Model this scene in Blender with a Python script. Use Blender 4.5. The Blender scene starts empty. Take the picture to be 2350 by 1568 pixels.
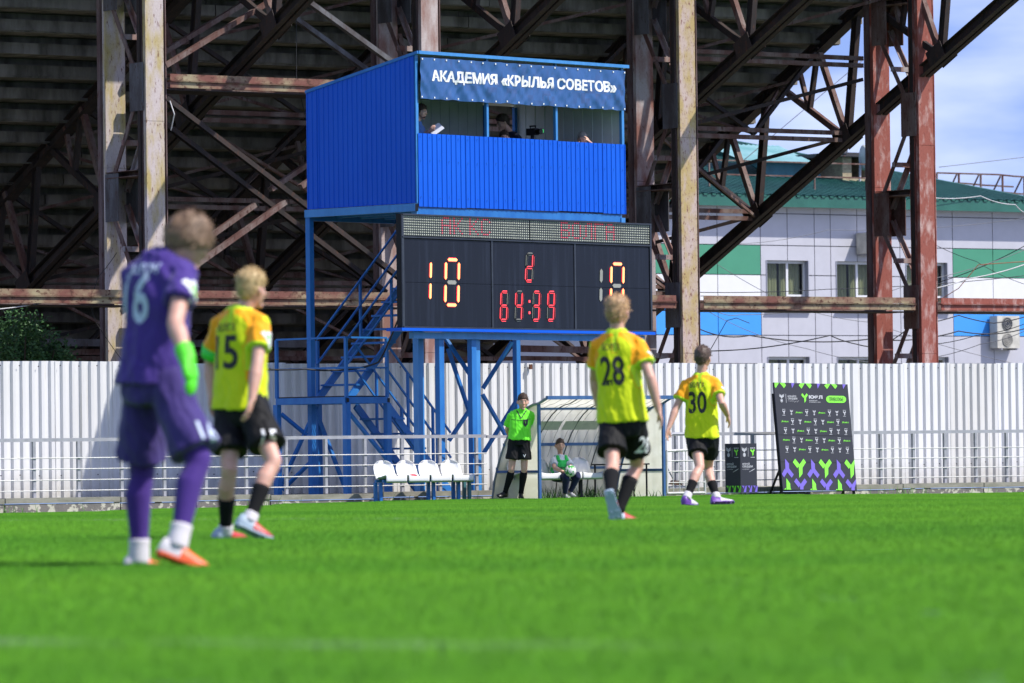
import bpy, bmesh, math, random
import numpy as np
from mathutils import Vector, Matrix, noise
from mathutils.bvhtree import BVHTree

random.seed(7)
R = random.Random(11)
SC = bpy.context.scene
COL = SC.collection
V3 = Vector
rad = math.radians

# ------------------------------------------------------------------ camera
F, CX, CY, HOR, ROLL, CAMH = 12000.0, 1175.0, 784.0, 1058.0, 0.0125, 0.5
th = math.atan((HOR - CY) / F)
rho = math.atan(ROLL)
RF = V3((0, math.cos(th), math.sin(th)))
r0, u0 = V3((1, 0, 0)), V3((0, -math.sin(th), math.cos(th)))
RR = r0 * math.cos(rho) - u0 * math.sin(rho)
RU = r0 * math.sin(rho) + u0 * math.cos(rho)
CAM = V3((0, 0, CAMH))
cam_d = bpy.data.cameras.new('camera')
cam = bpy.data.objects.new('camera', cam_d)
COL.objects.link(cam)
cam.matrix_world = Matrix(((RR.x, RU.x, -RF.x, CAM.x), (RR.y, RU.y, -RF.y, CAM.y), (RR.z, RU.z, -RF.z, CAM.z), (0, 0, 0, 1)))
cam_d.sensor_width = 36.0
cam_d.lens = 36.0 * F / 2350.0
cam_d.clip_start, cam_d.clip_end = 0.3, 3000
cam_d.dof.use_dof = True
cam_d.dof.focus_distance = 89.5
cam_d.dof.aperture_fstop = 4.2
SC.camera = cam

# ------------------------------------------------------------------ sky, sun, exposure
SUN = V3((0.955, -0.295, 0)).normalized() * math.cos(rad(51)) + V3((0, 0, math.sin(rad(51))))
world = bpy.data.worlds.new('World')
SC.world = world
world.use_nodes = True
wn, wl = world.node_tree.nodes, world.node_tree.links
wn.clear()
w_out = wn.new('ShaderNodeOutputWorld')
w_bg = wn.new('ShaderNodeBackground')
w_bg.inputs['Strength'].default_value = 0.135
w_sky = wn.new('ShaderNodeTexSky')
w_sky.sky_type = 'NISHITA'
w_sky.sun_disc = False
w_sky.sun_elevation = rad(51)
w_sky.sun_rotation = math.atan2(SUN.x, SUN.y)
w_sky.air_density, w_sky.dust_density, w_sky.ozone_density = 1.0, 0.4, 2.0
w_tc = wn.new('ShaderNodeTexCoord')
w_map = wn.new('ShaderNodeMapping')
w_map.inputs['Location'].default_value = (0, 0, 0.30)
wl.new(w_tc.outputs['Generated'], w_map.inputs['Vector'])
wl.new(w_map.outputs['Vector'], w_sky.inputs['Vector'])
w_m2 = wn.new('ShaderNodeMapping')
w_m2.inputs['Scale'].default_value = (9, 9, 34)
w_m2.inputs['Location'].default_value = (0.35, 0.2, 0.0)
wl.new(w_tc.outputs['Generated'], w_m2.inputs['Vector'])
w_no = wn.new('ShaderNodeTexNoise')
w_no.inputs['Scale'].default_value = 1.3
w_no.inputs['Detail'].default_value = 6
w_no.inputs['Roughness'].default_value = 0.5
wl.new(w_m2.outputs['Vector'], w_no.inputs['Vector'])
w_rp = wn.new('ShaderNodeValToRGB')
w_rp.color_ramp.elements[0].position = 0.44
w_rp.color_ramp.elements[1].position = 0.80
w_rp.color_ramp.elements[0].color = (0, 0, 0, 1)
w_rp.color_ramp.elements[1].color = (0.75, 0.75, 0.75, 1)
wl.new(w_no.outputs['Fac'], w_rp.inputs['Fac'])
w_mx = wn.new('ShaderNodeMix')
w_mx.data_type = 'RGBA'
w_mx.inputs[7].default_value = (5.0, 5.25, 6.1, 1)
wl.new(w_rp.outputs['Color'], w_mx.inputs[0])
w_tint = wn.new('ShaderNodeMix')
w_tint.data_type = 'RGBA'
w_tint.blend_type = 'MULTIPLY'
w_tint.inputs[0].default_value = 1.0
w_tint.inputs[7].default_value = (0.97, 0.88, 1.03, 1)
wl.new(w_sky.outputs['Color'], w_tint.inputs[6])
wl.new(w_tint.outputs[2], w_mx.inputs[6])
wl.new(w_mx.outputs[2], w_bg.inputs['Color'])
wl.new(w_bg.outputs['Background'], w_out.inputs['Surface'])

sun_d = bpy.data.lights.new('sun', 'SUN')
sun_d.energy = 3.2
sun_d.angle = rad(0.6)
sun_d.color = (1.0, 0.955, 0.89)
sun = bpy.data.objects.new('sun', sun_d)
COL.objects.link(sun)
sun.location = (20, -10, 40)
sun.rotation_euler = (-SUN).to_track_quat('-Z', 'Y').to_euler()
SC.view_settings.view_transform = 'Standard'
SC.view_settings.look = 'None'
SC.view_settings.exposure = 0.87
SC.view_settings.gamma = 1.0
SC.view_settings.use_curve_mapping = False
SC.cycles.max_bounces = 8
SC.cycles.transparent_max_bounces = 12

# ------------------------------------------------------------------ photo point -> place
def ray(px, py):
    return RF + RR * ((px - CX) / F) + RU * ((CY - py) / F)
def P(px, py, Z):
    d = ray(px, py)
    return CAM + d * (Z / d.y)
def RP(px, py, pt, n):
    d = ray(px, py)
    return CAM + d * ((pt - CAM).dot(n) / d.dot(n))
TB = 0.70
def zl(Zc, px):
    return Zc / (1 - TB * (px - CX) / F)
def dirs(a):
    a = rad(a)
    return V3((math.cos(a), math.sin(a), 0)), V3((-math.sin(a), math.cos(a), 0))
U, V = dirs(35.0)
UP = V3((0, 0, 1))

# ------------------------------------------------------------------ mesh helpers
OFF = {}
class MB:
    def __init__(s):
        s.v, s.f, s.m = [], [], []
    def add(s, vs, fs, mi=0):
        b = len(s.v)
        s.v += [V3(v) for v in vs]
        for f in fs:
            s.f.append([i + b for i in f])
            s.m.append(mi)
        return s
    def box(s, c, a, b, d, mi=0):
        """a, b, d: half-extent vectors"""
        c, a, b, d = V3(c), V3(a), V3(b), V3(d)
        vs = [c + a * i + b * j + d * k for i in (-1, 1) for j in (-1, 1) for k in (-1, 1)]
        return s.add(vs, [(0, 1, 3, 2), (4, 6, 7, 5), (0, 4, 5, 1), (2, 3, 7, 6), (0, 2, 6, 4), (1, 5, 7, 3)], mi)
    def bar(s, p0, p1, w, h, up=UP, mi=0):
        p0, p1 = V3(p0), V3(p1)
        d = (p1 - p0)
        L = d.length
        if L < 1e-6: return s
        d /= L
        sd = d.cross(up)
        if sd.length < 1e-4: sd = d.cross(V3((1, 0, 0)))
        sd.normalize()
        uu = sd.cross(d)
        return s.box((p0 + p1) / 2, d * L / 2, sd * w / 2, uu * h / 2, mi)
    def sec(s, p0, p1, kind, w, h, up=UP, t=0.014):
        """I or channel section"""
        p0, p1 = V3(p0), V3(p1)
        d = (p1 - p0).normalized()
        sd = d.cross(up)
        if sd.length < 1e-4: sd = d.cross(V3((1, 0, 0)))
        sd.normalize()
        uu = sd.cross(d)
        e = uu * (h / 2 - t / 2)
        s.bar(p0 + e, p1 + e, w, t, up)
        s.bar(p0 - e, p1 - e, w, t, up)
        o = sd * 0 if kind == 'I' else sd * (w / 2 - t / 2)
        s.bar(p0 + o, p1 + o, t, h - 2 * t - 0.001, up)
        return s
    def loft(s, rings, cap=True, mi=None, closed=True):
        n = len(rings[0])
        b = len(s.v)
        for r in rings: s.v += r
        for k in range(len(rings) - 1):
            for i in range(n if closed else n - 1):
                j = (i + 1) % n
                s.f.append([b + k * n + i, b + k * n + j, b + (k + 1) * n + j, b + (k + 1) * n + i])
                s.m.append(mi(k) if callable(mi) else (mi or 0))
        if cap:
            s.f.append([b + i for i in range(n)][::-1]); s.m.append(mi(0) if callable(mi) else (mi or 0))
            e = b + (len(rings) - 1) * n
            s.f.append([e + i for i in range(n)]); s.m.append(mi(len(rings) - 2) if callable(mi) else (mi or 0))
        return s
    def tube(s, pts, r, n=8, mi=None):
        pts = [V3(p) for p in pts]
        rr = r if isinstance(r, (list, tuple)) else [r] * len(pts)
        rings, a = [], None
        for i, p in enumerate(pts):
            t = (pts[min(i + 1, len(pts) - 1)] - pts[max(i - 1, 0)]).normalized()
            if a is None:
                a = t.cross(UP)
                if a.length < 0.1: a = t.cross(V3((1, 0, 0)))
            a = (a - t * a.dot(t)).normalized()
            b = t.cross(a)
            ra, rb = rr[i] if isinstance(rr[i], (list, tuple)) else (rr[i], rr[i])
            rings.append([p + a * (ra * math.cos(k * 2 * math.pi / n)) + b * (rb * math.sin(k * 2 * math.pi / n)) for k in range(n)])
        return s.loft(rings, mi=mi)
    def ell(s, c, a, b, d, nu=16, nv=10, mi=0):
        c = V3(c)
        rings = []
        for j in range(nv + 1):
            p = -math.pi / 2 + math.pi * j / nv
            cp, sp = max(math.cos(p), 0.02), math.sin(p)
            rings.append([c + a * (cp * math.cos(k * 2 * math.pi / nu)) + b * (cp * math.sin(k * 2 * math.pi / nu)) + d * sp for k in range(nu)])
        return s.loft(rings, mi=mi)
    def plate(s, poly, n, t, mi=0):
        """extrude a polygon (list of points) along n by t"""
        k = len(poly)
        poly = [V3(p) for p in poly]
        vs = poly + [p + n * t for p in poly]
        fs = [list(range(k))[::-1], [k + i for i in range(k)]] + [[i, (i + 1) % k, k + (i + 1) % k, k + i] for i in range(k)]
        return s.add(vs, fs, mi)
    def build(s, name, mats, parent=None, smooth=False, stuff=False):
        me = bpy.data.meshes.new(name)
        off = OFF.get(parent, V3((0, 0, 0)))
        me.from_pydata([v - off for v in s.v], [], s.f)
        if not isinstance(mats, (list, tuple)): mats = [mats]
        for m in mats: me.materials.append(m)
        if len(mats) > 1: me.polygons.foreach_set('material_index', s.m)
        if smooth: me.polygons.foreach_set('use_smooth', [True] * len(me.polygons))
        bm = bmesh.new(); bm.from_mesh(me)
        bmesh.ops.recalc_face_normals(bm, faces=bm.faces)
        bm.to_mesh(me); bm.free()
        return link(name, me, parent, stuff)

def link(name, me, parent=None, stuff=False):
    o = bpy.data.objects.new(name, me)
    COL.objects.link(o)
    if parent is not None:
        o.parent = parent
        OFF[o] = OFF[parent]
    else:
        OFF[o] = V3((0, 0, 0))
    if stuff: o['kind'] = 'stuff'
    return o
def thing(name, label, cat, loc, group=None):
    o = bpy.data.objects.new(name, None)
    o.empty_display_size = 0.2
    COL.objects.link(o)
    o.location = loc
    OFF[o] = V3(loc)
    return tag(o, label, cat, group)
def tag(o, label, cat, group=None):
    o['label'], o['category'] = label, cat
    if group: o['group'] = group
    return o
def base(o):
    """move a single-mesh thing's origin to its base"""
    me = o.data
    c = [v.co for v in me.vertices]
    b = V3((sum(v.x for v in c) / len(c), sum(v.y for v in c) / len(c), min(v.z for v in c)))
    me.transform(Matrix.Translation(-b))
    o.location = o.location + b
    OFF[o] = OFF[o] + b
    return o

# ------------------------------------------------------------------ materials
def nodes(name):
    m = bpy.data.materials.new(name)
    m.use_nodes = True
    n, l = m.node_tree.nodes, m.node_tree.links
    return m, n, l, n['Principled BSDF']
def pos(n, l, scale):
    g = n.new('ShaderNodeNewGeometry')
    mp = n.new('ShaderNodeMapping')
    mp.inputs['Scale'].default_value = scale
    l.new(g.outputs['Position'], mp.inputs['Vector'])
    return mp.outputs['Vector']
def tnoise(n, l, vec, sc=1.0, det=5, ro=0.6):
    t = n.new('ShaderNodeTexNoise')
    t.inputs['Scale'].default_value, t.inputs['Detail'].default_value, t.inputs['Roughness'].default_value = sc, det, ro
    l.new(vec, t.inputs['Vector'])
    return t.outputs['Fac']
def ramp(n, l, fac, a, b):
    r = n.new('ShaderNodeMapRange')
    r.inputs['From Min'].default_value, r.inputs['From Max'].default_value = a, b
    l.new(fac, r.inputs['Value'])
    return r.outputs['Result']
def mix(n, l, fac, a, b, mode='MIX'):
    x = n.new('ShaderNodeMix')
    x.data_type, x.blend_type = 'RGBA', mode
    for sock, val in ((0, fac), (6, a), (7, b)):
        if hasattr(val, 'is_linked'): l.new(val, x.inputs[sock])
        elif sock == 0: x.inputs[0].default_value = val
        else: x.inputs[sock].default_value = (*val, 1)
    return x.outputs[2]
def bump(n, l, bs, h, strength, dist=0.01):
    b = n.new('ShaderNodeBump')
    b.inputs['Strength'].default_value, b.inputs['Distance'].default_value = strength, dist
    l.new(h, b.inputs['Height'])
    l.new(b.outputs['Normal'], bs.inputs['Normal'])
def mat(name, col, rough=0.6, metal=0.0, var=0.15, sc=(3, 3, 3), col2=None, bmp=0.0, bsc=40, spec=0.5, emit=0, coat=0, lo=0.35, hi=0.65):
    m, n, l, b = nodes(name)
    v = pos(n, l, sc)
    fac = ramp(n, l, tnoise(n, l, v, 1.0), lo, hi)
    c2 = col2 or tuple(c * (1 - 2 * var) for c in col)
    out = mix(n, l, fac, col, c2)
    l.new(out, b.inputs['Base Color'])
    b.inputs['Roughness'].default_value, b.inputs['Metallic'].default_value = rough, metal
    b.inputs['Specular IOR Level'].default_value = spec
    if coat: b.inputs['Coat Weight'].default_value = coat
    if emit:
        l.new(out, b.inputs['Emission Color'])
        b.inputs['Emission Strength'].default_value = emit
    if bmp:
        bump(n, l, b, tnoise(n, l, pos(n, l, (bsc,) * 3), 1.0), bmp)
    return m
def steel(name, paint, patch, rust, sc=(2.2, 2.2, 0.8), t1=0.5, t2=0.6, rough=0.75):
    """weathered painted steel: paint, faded patches, rust blooms"""
    m, n, l, b = nodes(name)
    v = pos(n, l, sc)
    a = ramp(n, l, tnoise(n, l, v, 1.5, 4, 0.55), t1 - 0.12, t1 + 0.12)
    c = mix(n, l, a, paint, patch)
    v2 = pos(n, l, (sc[0] * 4.5, sc[1] * 4.5, sc[2] * 4.5))
    k = ramp(n, l, tnoise(n, l, v2, 1.6, 8, 0.68), t2 - 0.05, t2 + 0.05)
    c = mix(n, l, k, c, rust)
    g = ramp(n, l, tnoise(n, l, pos(n, l, (9, 9, 9)), 3, 5, 0.7), 0.2, 0.8)
    c = mix(n, l, g, c, (0.75, 0.72, 0.7), 'MULTIPLY')
    l.new(c, b.inputs['Base Color'])
    b.inputs['Roughness'].default_value = rough
    b.inputs['Specular IOR Level'].default_value = 0.25
    bump(n, l, b, k, 0.25, 0.004)
    return m

MT = {}
MT['blue_steel'] = mat('blue painted steel', (0.014, 0.125, 0.40), 0.45, sc=(6, 6, 2), col2=(0.026, 0.17, 0.46), bmp=0.1, spec=0.3)
MT['blue_light'] = mat('light blue painted steel', (0.055, 0.24, 0.56), 0.4, sc=(7, 7, 2), col2=(0.04, 0.19, 0.46), spec=0.35)
MT['blue_sheet'] = mat('blue profiled sheet', (0.0015, 0.085, 0.56), 0.42, sc=(0.9, 0.9, 0.45), col2=(0.003, 0.10, 0.60), bmp=0.12, bsc=3, spec=0.22)
MT['white_sheet'] = mat('white fence sheet', (0.70, 0.70, 0.69), 0.45, sc=(1.4, 1.4, 0.5), col2=(0.64, 0.64, 0.62), bmp=0.10, bsc=4)
_n, _l = MT['white_sheet'].node_tree.nodes, MT['white_sheet'].node_tree.links
_b = _n['Principled BSDF']
_src = _b.inputs['Base Color'].links[0].from_socket
_k = ramp(_n, _l, tnoise(_n, _l, pos(_n, _l, (11, 11, 0.45)), 1.0, 6, 0.7), 0.58, 0.80)
_g = _n.new('ShaderNodeNewGeometry'); _s = _n.new('ShaderNodeSeparateXYZ'); _l.new(_g.outputs['Position'], _s.inputs['Vector'])
_mud = ramp(_n, _l, _s.outputs['Z'], 0.45, 0.0)
_mm = _n.new('ShaderNodeMath'); _mm.operation = 'MULTIPLY'; _l.new(_mud, _mm.inputs[0]); _l.new(tnoise(_n, _l, pos(_n, _l, (6, 6, 9)), 1.0, 5, .7), _mm.inputs[1])
_c = mix(_n, _l, _k, _src, (0.52, 0.48, 0.38))
_l.new(mix(_n, _l, _mm.outputs[0], _c, (0.33, 0.30, 0.24)), _b.inputs['Base Color'])
MT['sheet_in'] = mat('grey inner sheet', (0.55, 0.60, 0.59), 0.55, var=0.05)
MT['white_plastic'] = mat('white plastic', (0.66, 0.66, 0.66), 0.35, var=0.02)
MT['grey_rail'] = mat('grey painted rail', (0.36, 0.36, 0.39), 0.5, var=0.1, sc=(9, 9, 9), bmp=0.1)
MT['white_rail'] = mat('white painted rail', (0.6, 0.59, 0.56), 0.5, var=0.12, sc=(9, 9, 9))
MT['rust_spot'] = mat('bare rust', (0.16, 0.06, 0.03), 0.9, var=0.25, sc=(20, 20, 20))
MT['black'] = mat('black paint', (0.008, 0.008, 0.009), 0.5, var=0.1, spec=0.25)
MT['rubber'] = mat('black rubber', (0.015, 0.015, 0.016), 0.7, var=0.1)
MT['concrete'] = mat('stained concrete', (0.21, 0.185, 0.155), 0.95, sc=(2.6, 2.6, 0.7), col2=(0.075, 0.065, 0.05), bmp=0.5, bsc=14, lo=0.38, hi=0.64)
MT['kerb_cap'] = mat('kerb concrete', (0.30, 0.28, 0.235), 0.95, sc=(3, 3, 9), col2=(0.2, 0.19, 0.15), bmp=0.5, bsc=25)
MT['kerb_low'] = mat('flaking kerb concrete', (0.17, 0.15, 0.14), 0.95, sc=(7, 7, 9), col2=(0.5, 0.46, 0.38), bmp=0.7, bsc=30, lo=0.52, hi=0.57)
MT['dirt'] = mat('trodden ground', (0.25, 0.225, 0.18), 0.95, sc=(0.8, 0.8, 0.8), col2=(0.10, 0.11, 0.06), bmp=0.4, bsc=8)
MT['rust_dark'] = steel('dark brown steel', (0.050, 0.036, 0.032), (0.030, 0.025, 0.023), (0.085, 0.04, 0.026), t2=0.6)
MT['rust_mid'] = steel('brown primer steel', (0.13, 0.065, 0.052), (0.22, 0.17, 0.15), (0.07, 0.03, 0.022), t1=0.53)
MT['flange'] = steel('weathered flange', (0.20, 0.145, 0.14), (0.12, 0.075, 0.07), (0.12, 0.05, 0.04), sc=(2.5, 2.5, 0.6))
MT['grey_steel'] = steel('grey steel', (0.15, 0.15, 0.16), (0.08, 0.07, 0.07), (0.08, 0.045, 0.035), t2=0.62)
MT['beam_paint'] = steel('faded red beam', (0.20, 0.085, 0.065), (0.36, 0.31, 0.19), (0.10, 0.045, 0.032), sc=(1.3, 1.3, 1.6), t1=0.52, t2=0.58)
MT['col_1'] = steel('cream flaking paint', (0.56, 0.49, 0.47), (0.46, 0.37, 0.15), (0.14, 0.05, 0.04), sc=(3.2, 3.2, 0.9), t1=0.54, t2=0.62)
MT['col_2'] = steel('grey white flaking paint', (0.52, 0.45, 0.43), (0.29, 0.16, 0.13), (0.17, 0.08, 0.06), sc=(2.4, 2.4, 0.8), t1=0.52, t2=0.68)
MT['col_3'] = steel('yellow rusted paint', (0.47, 0.36, 0.16), (0.54, 0.43, 0.38), (0.19, 0.075, 0.06), sc=(3.4, 3.4, 1.5), t1=0.5, t2=0.60)
MT['col_4'] = steel('red brown primer', (0.31, 0.095, 0.07), (0.58, 0.42, 0.38), (0.17, 0.048, 0.036), sc=(4.0, 4.0, 1.6), t1=0.62, t2=0.62)
MT['col_mix'] = steel('rust stained white paint', (0.42, 0.38, 0.37), (0.24, 0.11, 0.085), (0.13, 0.055, 0.04), sc=(2.0, 2.0, 0.8), t1=0.5, t2=0.64)

for _i, (_c1, _c2) in enumerate((((0.66, 0.655, 0.63), (0.60, 0.59, 0.56)), ((0.72, 0.72, 0.72), (0.66, 0.66, 0.65)))):
    _m = MT['white_sheet'].copy(); _m.name = 'white fence sheet weathered'
    for _nd in _m.node_tree.nodes:
        if _nd.type == 'MIX' and not _nd.inputs[6].is_linked and not _nd.inputs[7].is_linked:
            _nd.inputs[6].default_value = (*_c1, 1); _nd.inputs[7].default_value = (*_c2, 1)
    MT['white_sheet_%d' % _i] = _m
# ================================================================== GROUND
def sstep(a, b, x):
    t = min(max((x - a) / (b - a), 0), 1)
    return t * t * (3 - 2 * t)
def gz(x, y):
    s = sstep(48, 85, y)
    return 0.028 * sstep(24, 36, y) * (1 - sstep(40, 56, y)) - 0.012 * (1 - sstep(20, 30, y)) - 0.145 * s - 0.10 * sstep(1, 8, -x) * s - 0.05 * sstep(3, 8, x) * s
KC = 88.3                     # kerb / railing line
def line_y(Zc, x):
    return Zc + TB * x
def grid(name, xs, ys, fz, m):
    mb = MB()
    nx = len(xs)
    vs = [V3((x, y, fz(x, y))) for y in ys for x in xs]
    fs = [(j * nx + i, j * nx + i + 1, (j + 1) * nx + i + 1, (j + 1) * nx + i) for j in range(len(ys) - 1) for i in range(nx - 1)]
    mb.add(vs, fs)
    o = mb.build(name, m, smooth=True)
    o['kind'] = 'structure'
    return o
def turf_mat(name, blade):
    m, n, l, b = nodes(name)
    v = pos(n, l, (0.07, 0.17, 0))
    a = ramp(n, l, tnoise(n, l, v, 1.0, 3, 0.5), 0.35, 0.65)
    c = mix(n, l, a, (0.125, 0.405, 0.018), (0.20, 0.525, 0.025))
    f = ramp(n, l, tnoise(n, l, pos(n, l, (7, 3, 7)), 1.0, 6, 0.65), 0.3, 0.7)
    c = mix(n, l, f, c, (0.70, 0.76, 0.7), 'MULTIPLY')
    if not blade: c = mix(n, l, 1.0, c, (0.42, 0.42, 0.42), 'MULTIPLY')  # soil colour darkened evenly, standing in for shade among the blades
    if blade:
        # chalk lines lie on the blades: two worn bands across the pitch
        g = n.new('ShaderNodeNewGeometry')
        sp = n.new('ShaderNodeSeparateXYZ')
        l.new(g.outputs['Position'], sp.inputs['Vector'])
        def band(y0, slope, hw):
            k = n.new('ShaderNodeMath'); k.operation = 'MULTIPLY_ADD'
            k.inputs[1].default_value = -slope; k.inputs[2].default_value = -y0
            l.new(sp.outputs['X'], k.inputs[0])
            k2 = n.new('ShaderNodeMath'); k2.operation = 'ADD'
            l.new(k.outputs[0], k2.inputs[0]); l.new(sp.outputs['Y'], k2.inputs[1])
            k3 = n.new('ShaderNodeMath'); k3.operation = 'ABSOLUTE'
            l.new(k2.outputs[0], k3.inputs[0])
            return ramp(n, l, k3.outputs[0], hw, hw * 0.4)
        w = n.new('ShaderNodeMath'); w.operation = 'MAXIMUM'
        l.new(band(14.2, -0.5, 0.24), w.inputs[0]); l.new(band(41.6, -0.9, 0.16), w.inputs[1])
        worn = ramp(n, l, tnoise(n, l, pos(n, l, (1.6, 1.6, 0)), 1.0, 4, 0.6), 0.36, 0.6)
        w2 = n.new('ShaderNodeMath'); w2.operation = 'MULTIPLY'
        l.new(w.outputs[0], w2.inputs[0]); l.new(worn, w2.inputs[1])
        w4 = n.new('ShaderNodeMath'); w4.operation = 'MULTIPLY'
        l.new(ramp(n, l, sp.outputs['X'], 0.7, -0.9), w4.inputs[1]); l.new(w2.outputs[0], w4.inputs[0])
        w3 = n.new('ShaderNodeMath'); w3.operation = 'MULTIPLY'; w3.inputs[1].default_value = 0.62
        l.new(w4.outputs[0], w3.inputs[0])
        c = mix(n, l, w3.outputs[0], c, (0.5, 0.6, 0.45))
        tr = n.new('ShaderNodeBsdfTranslucent')
        l.new(c, tr.inputs['Color'])
        ms = n.new('ShaderNodeMixShader'); ms.inputs[0].default_value = 0.3
        l.new(b.outputs['BSDF'], ms.inputs[1]); l.new(tr.outputs['BSDF'], ms.inputs[2])
        l.new(ms.outputs['Shader'], n['Material Output'].inputs['Surface'])
    l.new(c, b.inputs['Base Color'])
    b.inputs['Roughness'].default_value = 0.6
    b.inputs['Specular IOR Level'].default_value = 0.2
    if blade:
        gn = n.new('ShaderNodeNewGeometry')
        av = n.new('ShaderNodeVectorMath'); av.operation = 'ADD'; av.inputs[1].default_value = (0, 0, 1.6)
        l.new(gn.outputs['Normal'], av.inputs[0])
        nv_ = n.new('ShaderNodeVectorMath'); nv_.operation = 'NORMALIZE'
        l.new(av.outputs[0], nv_.inputs[0]); l.new(nv_.outputs[0], b.inputs['Normal'])
    return m
xs = [-160, -60] + [-30 + 1.5 * i for i in range(41)] + [60, 160]
ys = [-40, -5] + [5 + 1.5 * i for i in range(72)]
ys2 = [113.5, 140, 200, 400, 900, 2500]
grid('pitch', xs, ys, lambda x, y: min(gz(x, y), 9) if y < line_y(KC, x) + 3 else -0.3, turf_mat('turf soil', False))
far_soil = MT['dirt']
# raised trodden strip behind the kerb and the far ground, one sheet
mb = MB()
a0, a1 = V3((-160, line_y(KC + 0.12, -160), -0.03)), V3((160, line_y(KC + 0.12, 160), -0.03))
b0, b1 = a0 + V * 40, a1 + V * 40
c0, c1 = V3((-3000, 3000, -0.03)), V3((3000, 5200, -0.03))
mb.add([a0, a1, b1, b0], [(0, 1, 2, 3)])
mb.add([b0 + V3((-1500, -1000, 0)), b1 + V3((1500, 1000, 0)), c1, c0], [(0, 1, 2, 3)])
o = mb.build('ground', MT['dirt']); o['kind'] = 'structure'

# blades: one patch of turf made in geometry nodes and set out over the pitch
pv = []
rr = random.Random(3)
y = 7.0
while y < 99:
    half = 0.104 * y + 6.5
    x = -half
    while x < half:
        if y < line_y(KC, x) - 0.45:
            pv.append((x + rr.uniform(-.15, .15), y + rr.uniform(-.15, .15), 0))
        x += 0.92
    y += 0.92
pv = [(x, y, gz(x, y)) for x, y, _ in pv]
me = bpy.data.meshes.new('grass'); me.from_pydata(pv, [], [])
gr = link('grass', me); gr['kind'] = 'stuff'
ng = bpy.data.node_groups.new('turf', 'GeometryNodeTree')
ng.interface.new_socket('Geometry', in_out='INPUT', socket_type='NodeSocketGeometry')
ng.interface.new_socket('Geometry', in_out='OUTPUT', socket_type='NodeSocketGeometry')
N, L = ng.nodes, ng.links
gi, go = N.new('NodeGroupInput'), N.new('NodeGroupOutput')
def rnd(lo, hi, seed, vec=True):
    r = N.new('FunctionNodeRandomValue')
    r.data_type = 'FLOAT_VECTOR' if vec else 'FLOAT'
    if vec: r.inputs[0].default_value, r.inputs[1].default_value = lo, hi
    else: r.inputs[2].default_value, r.inputs[3].default_value = lo, hi
    r.inputs['Seed'].default_value = seed
    return r.outputs[0] if vec else r.outputs[1]
g1 = N.new('GeometryNodeMeshGrid')
g1.inputs['Size X'].default_value = g1.inputs['Size Y'].default_value = 1.0
dp = N.new('GeometryNodeDistributePointsOnFaces')
dp.inputs['Density'].default_value = 3600
L.new(g1.outputs['Mesh'], dp.inputs['Mesh'])
cn = N.new('GeometryNodeMeshCone')
cn.fill_type = 'NONE'
cn.inputs['Vertices'].default_value = 3
cn.inputs['Radius Top'].default_value = 0.0004
cn.inputs['Radius Bottom'].default_value = 0.0034
cn.inputs['Depth'].default_value = 0.025
ip = N.new('GeometryNodeInstanceOnPoints')
L.new(dp.outputs['Points'], ip.inputs['Points']); L.new(cn.outputs['Mesh'], ip.inputs['Instance'])
L.new(rnd((-0.7, -0.7, 0), (0.7, 0.7, 6.28), 1), ip.inputs['Rotation'])
L.new(rnd((0.7, 0.7, 0.55), (1.3, 1.3, 1.15), 2), ip.inputs['Scale'])
rl = N.new('GeometryNodeRealizeInstances')
L.new(ip.outputs['Instances'], rl.inputs['Geometry'])
sm = N.new('GeometryNodeSetMaterial')
sm.inputs['Material'].default_value = turf_mat('turf blades', True)
L.new(rl.outputs['Geometry'], sm.inputs['Geometry'])
ip2 = N.new('GeometryNodeInstanceOnPoints')
L.new(gi.outputs[0], ip2.inputs['Points']); L.new(sm.outputs['Geometry'], ip2.inputs['Instance'])
L.new(rnd((0, 0, 0), (0, 0, 6.28), 5), ip2.inputs['Rotation'])
L.new(rnd((1, 1, 0.85), (1, 1, 1.1), 6), ip2.inputs['Scale'])
L.new(ip2.outputs['Instances'], go.inputs[0])
md = gr.modifiers.new('turf', 'NODES'); md.node_group = ng

# kerb: blocks with a smooth cap over a crumbling course
kr = thing('kerb', 'x', 'x', (0, KC, -0.2))
for k in ('label', 'category'): del kr[k]
kr['kind'] = 'structure'
x = -14.5
while x < 17:
    w = R.uniform(1.3, 2.6)
    p = V3((x, line_y(KC - 0.05, x), 0))
    q = p + U * (w - 0.025)
    dz = R.uniform(-0.012, 0.012)
    c = (p + q) / 2
    mb = MB()
    n = 14
    def prof(za, zb, out, amp, mb=mb, p=p, w=w):
        rows = []
        for i in range(n + 1):
            b = p + U * ((w - 0.02) * i / n)
            j = noise.noise(b * 7) * amp
            rows.append([b - V * (out + j) + UP * za, b - V * (out + j * .4) + UP * zb, b + V * 0.22 + UP * zb, b + V * 0.22 + UP * za])
        mb.loft(rows)
    prof(-0.085 + dz, 0.0 + dz, 0.02, 0.008)
    mb.build('kerb_block', MT['kerb_cap'], kr)
    mb = MB()
    prof(-0.34, -0.095 + dz, 0.005, 0.03, mb)
    mb.build('kerb_course', MT['kerb_low'], kr)
    x += w * U.x

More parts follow.
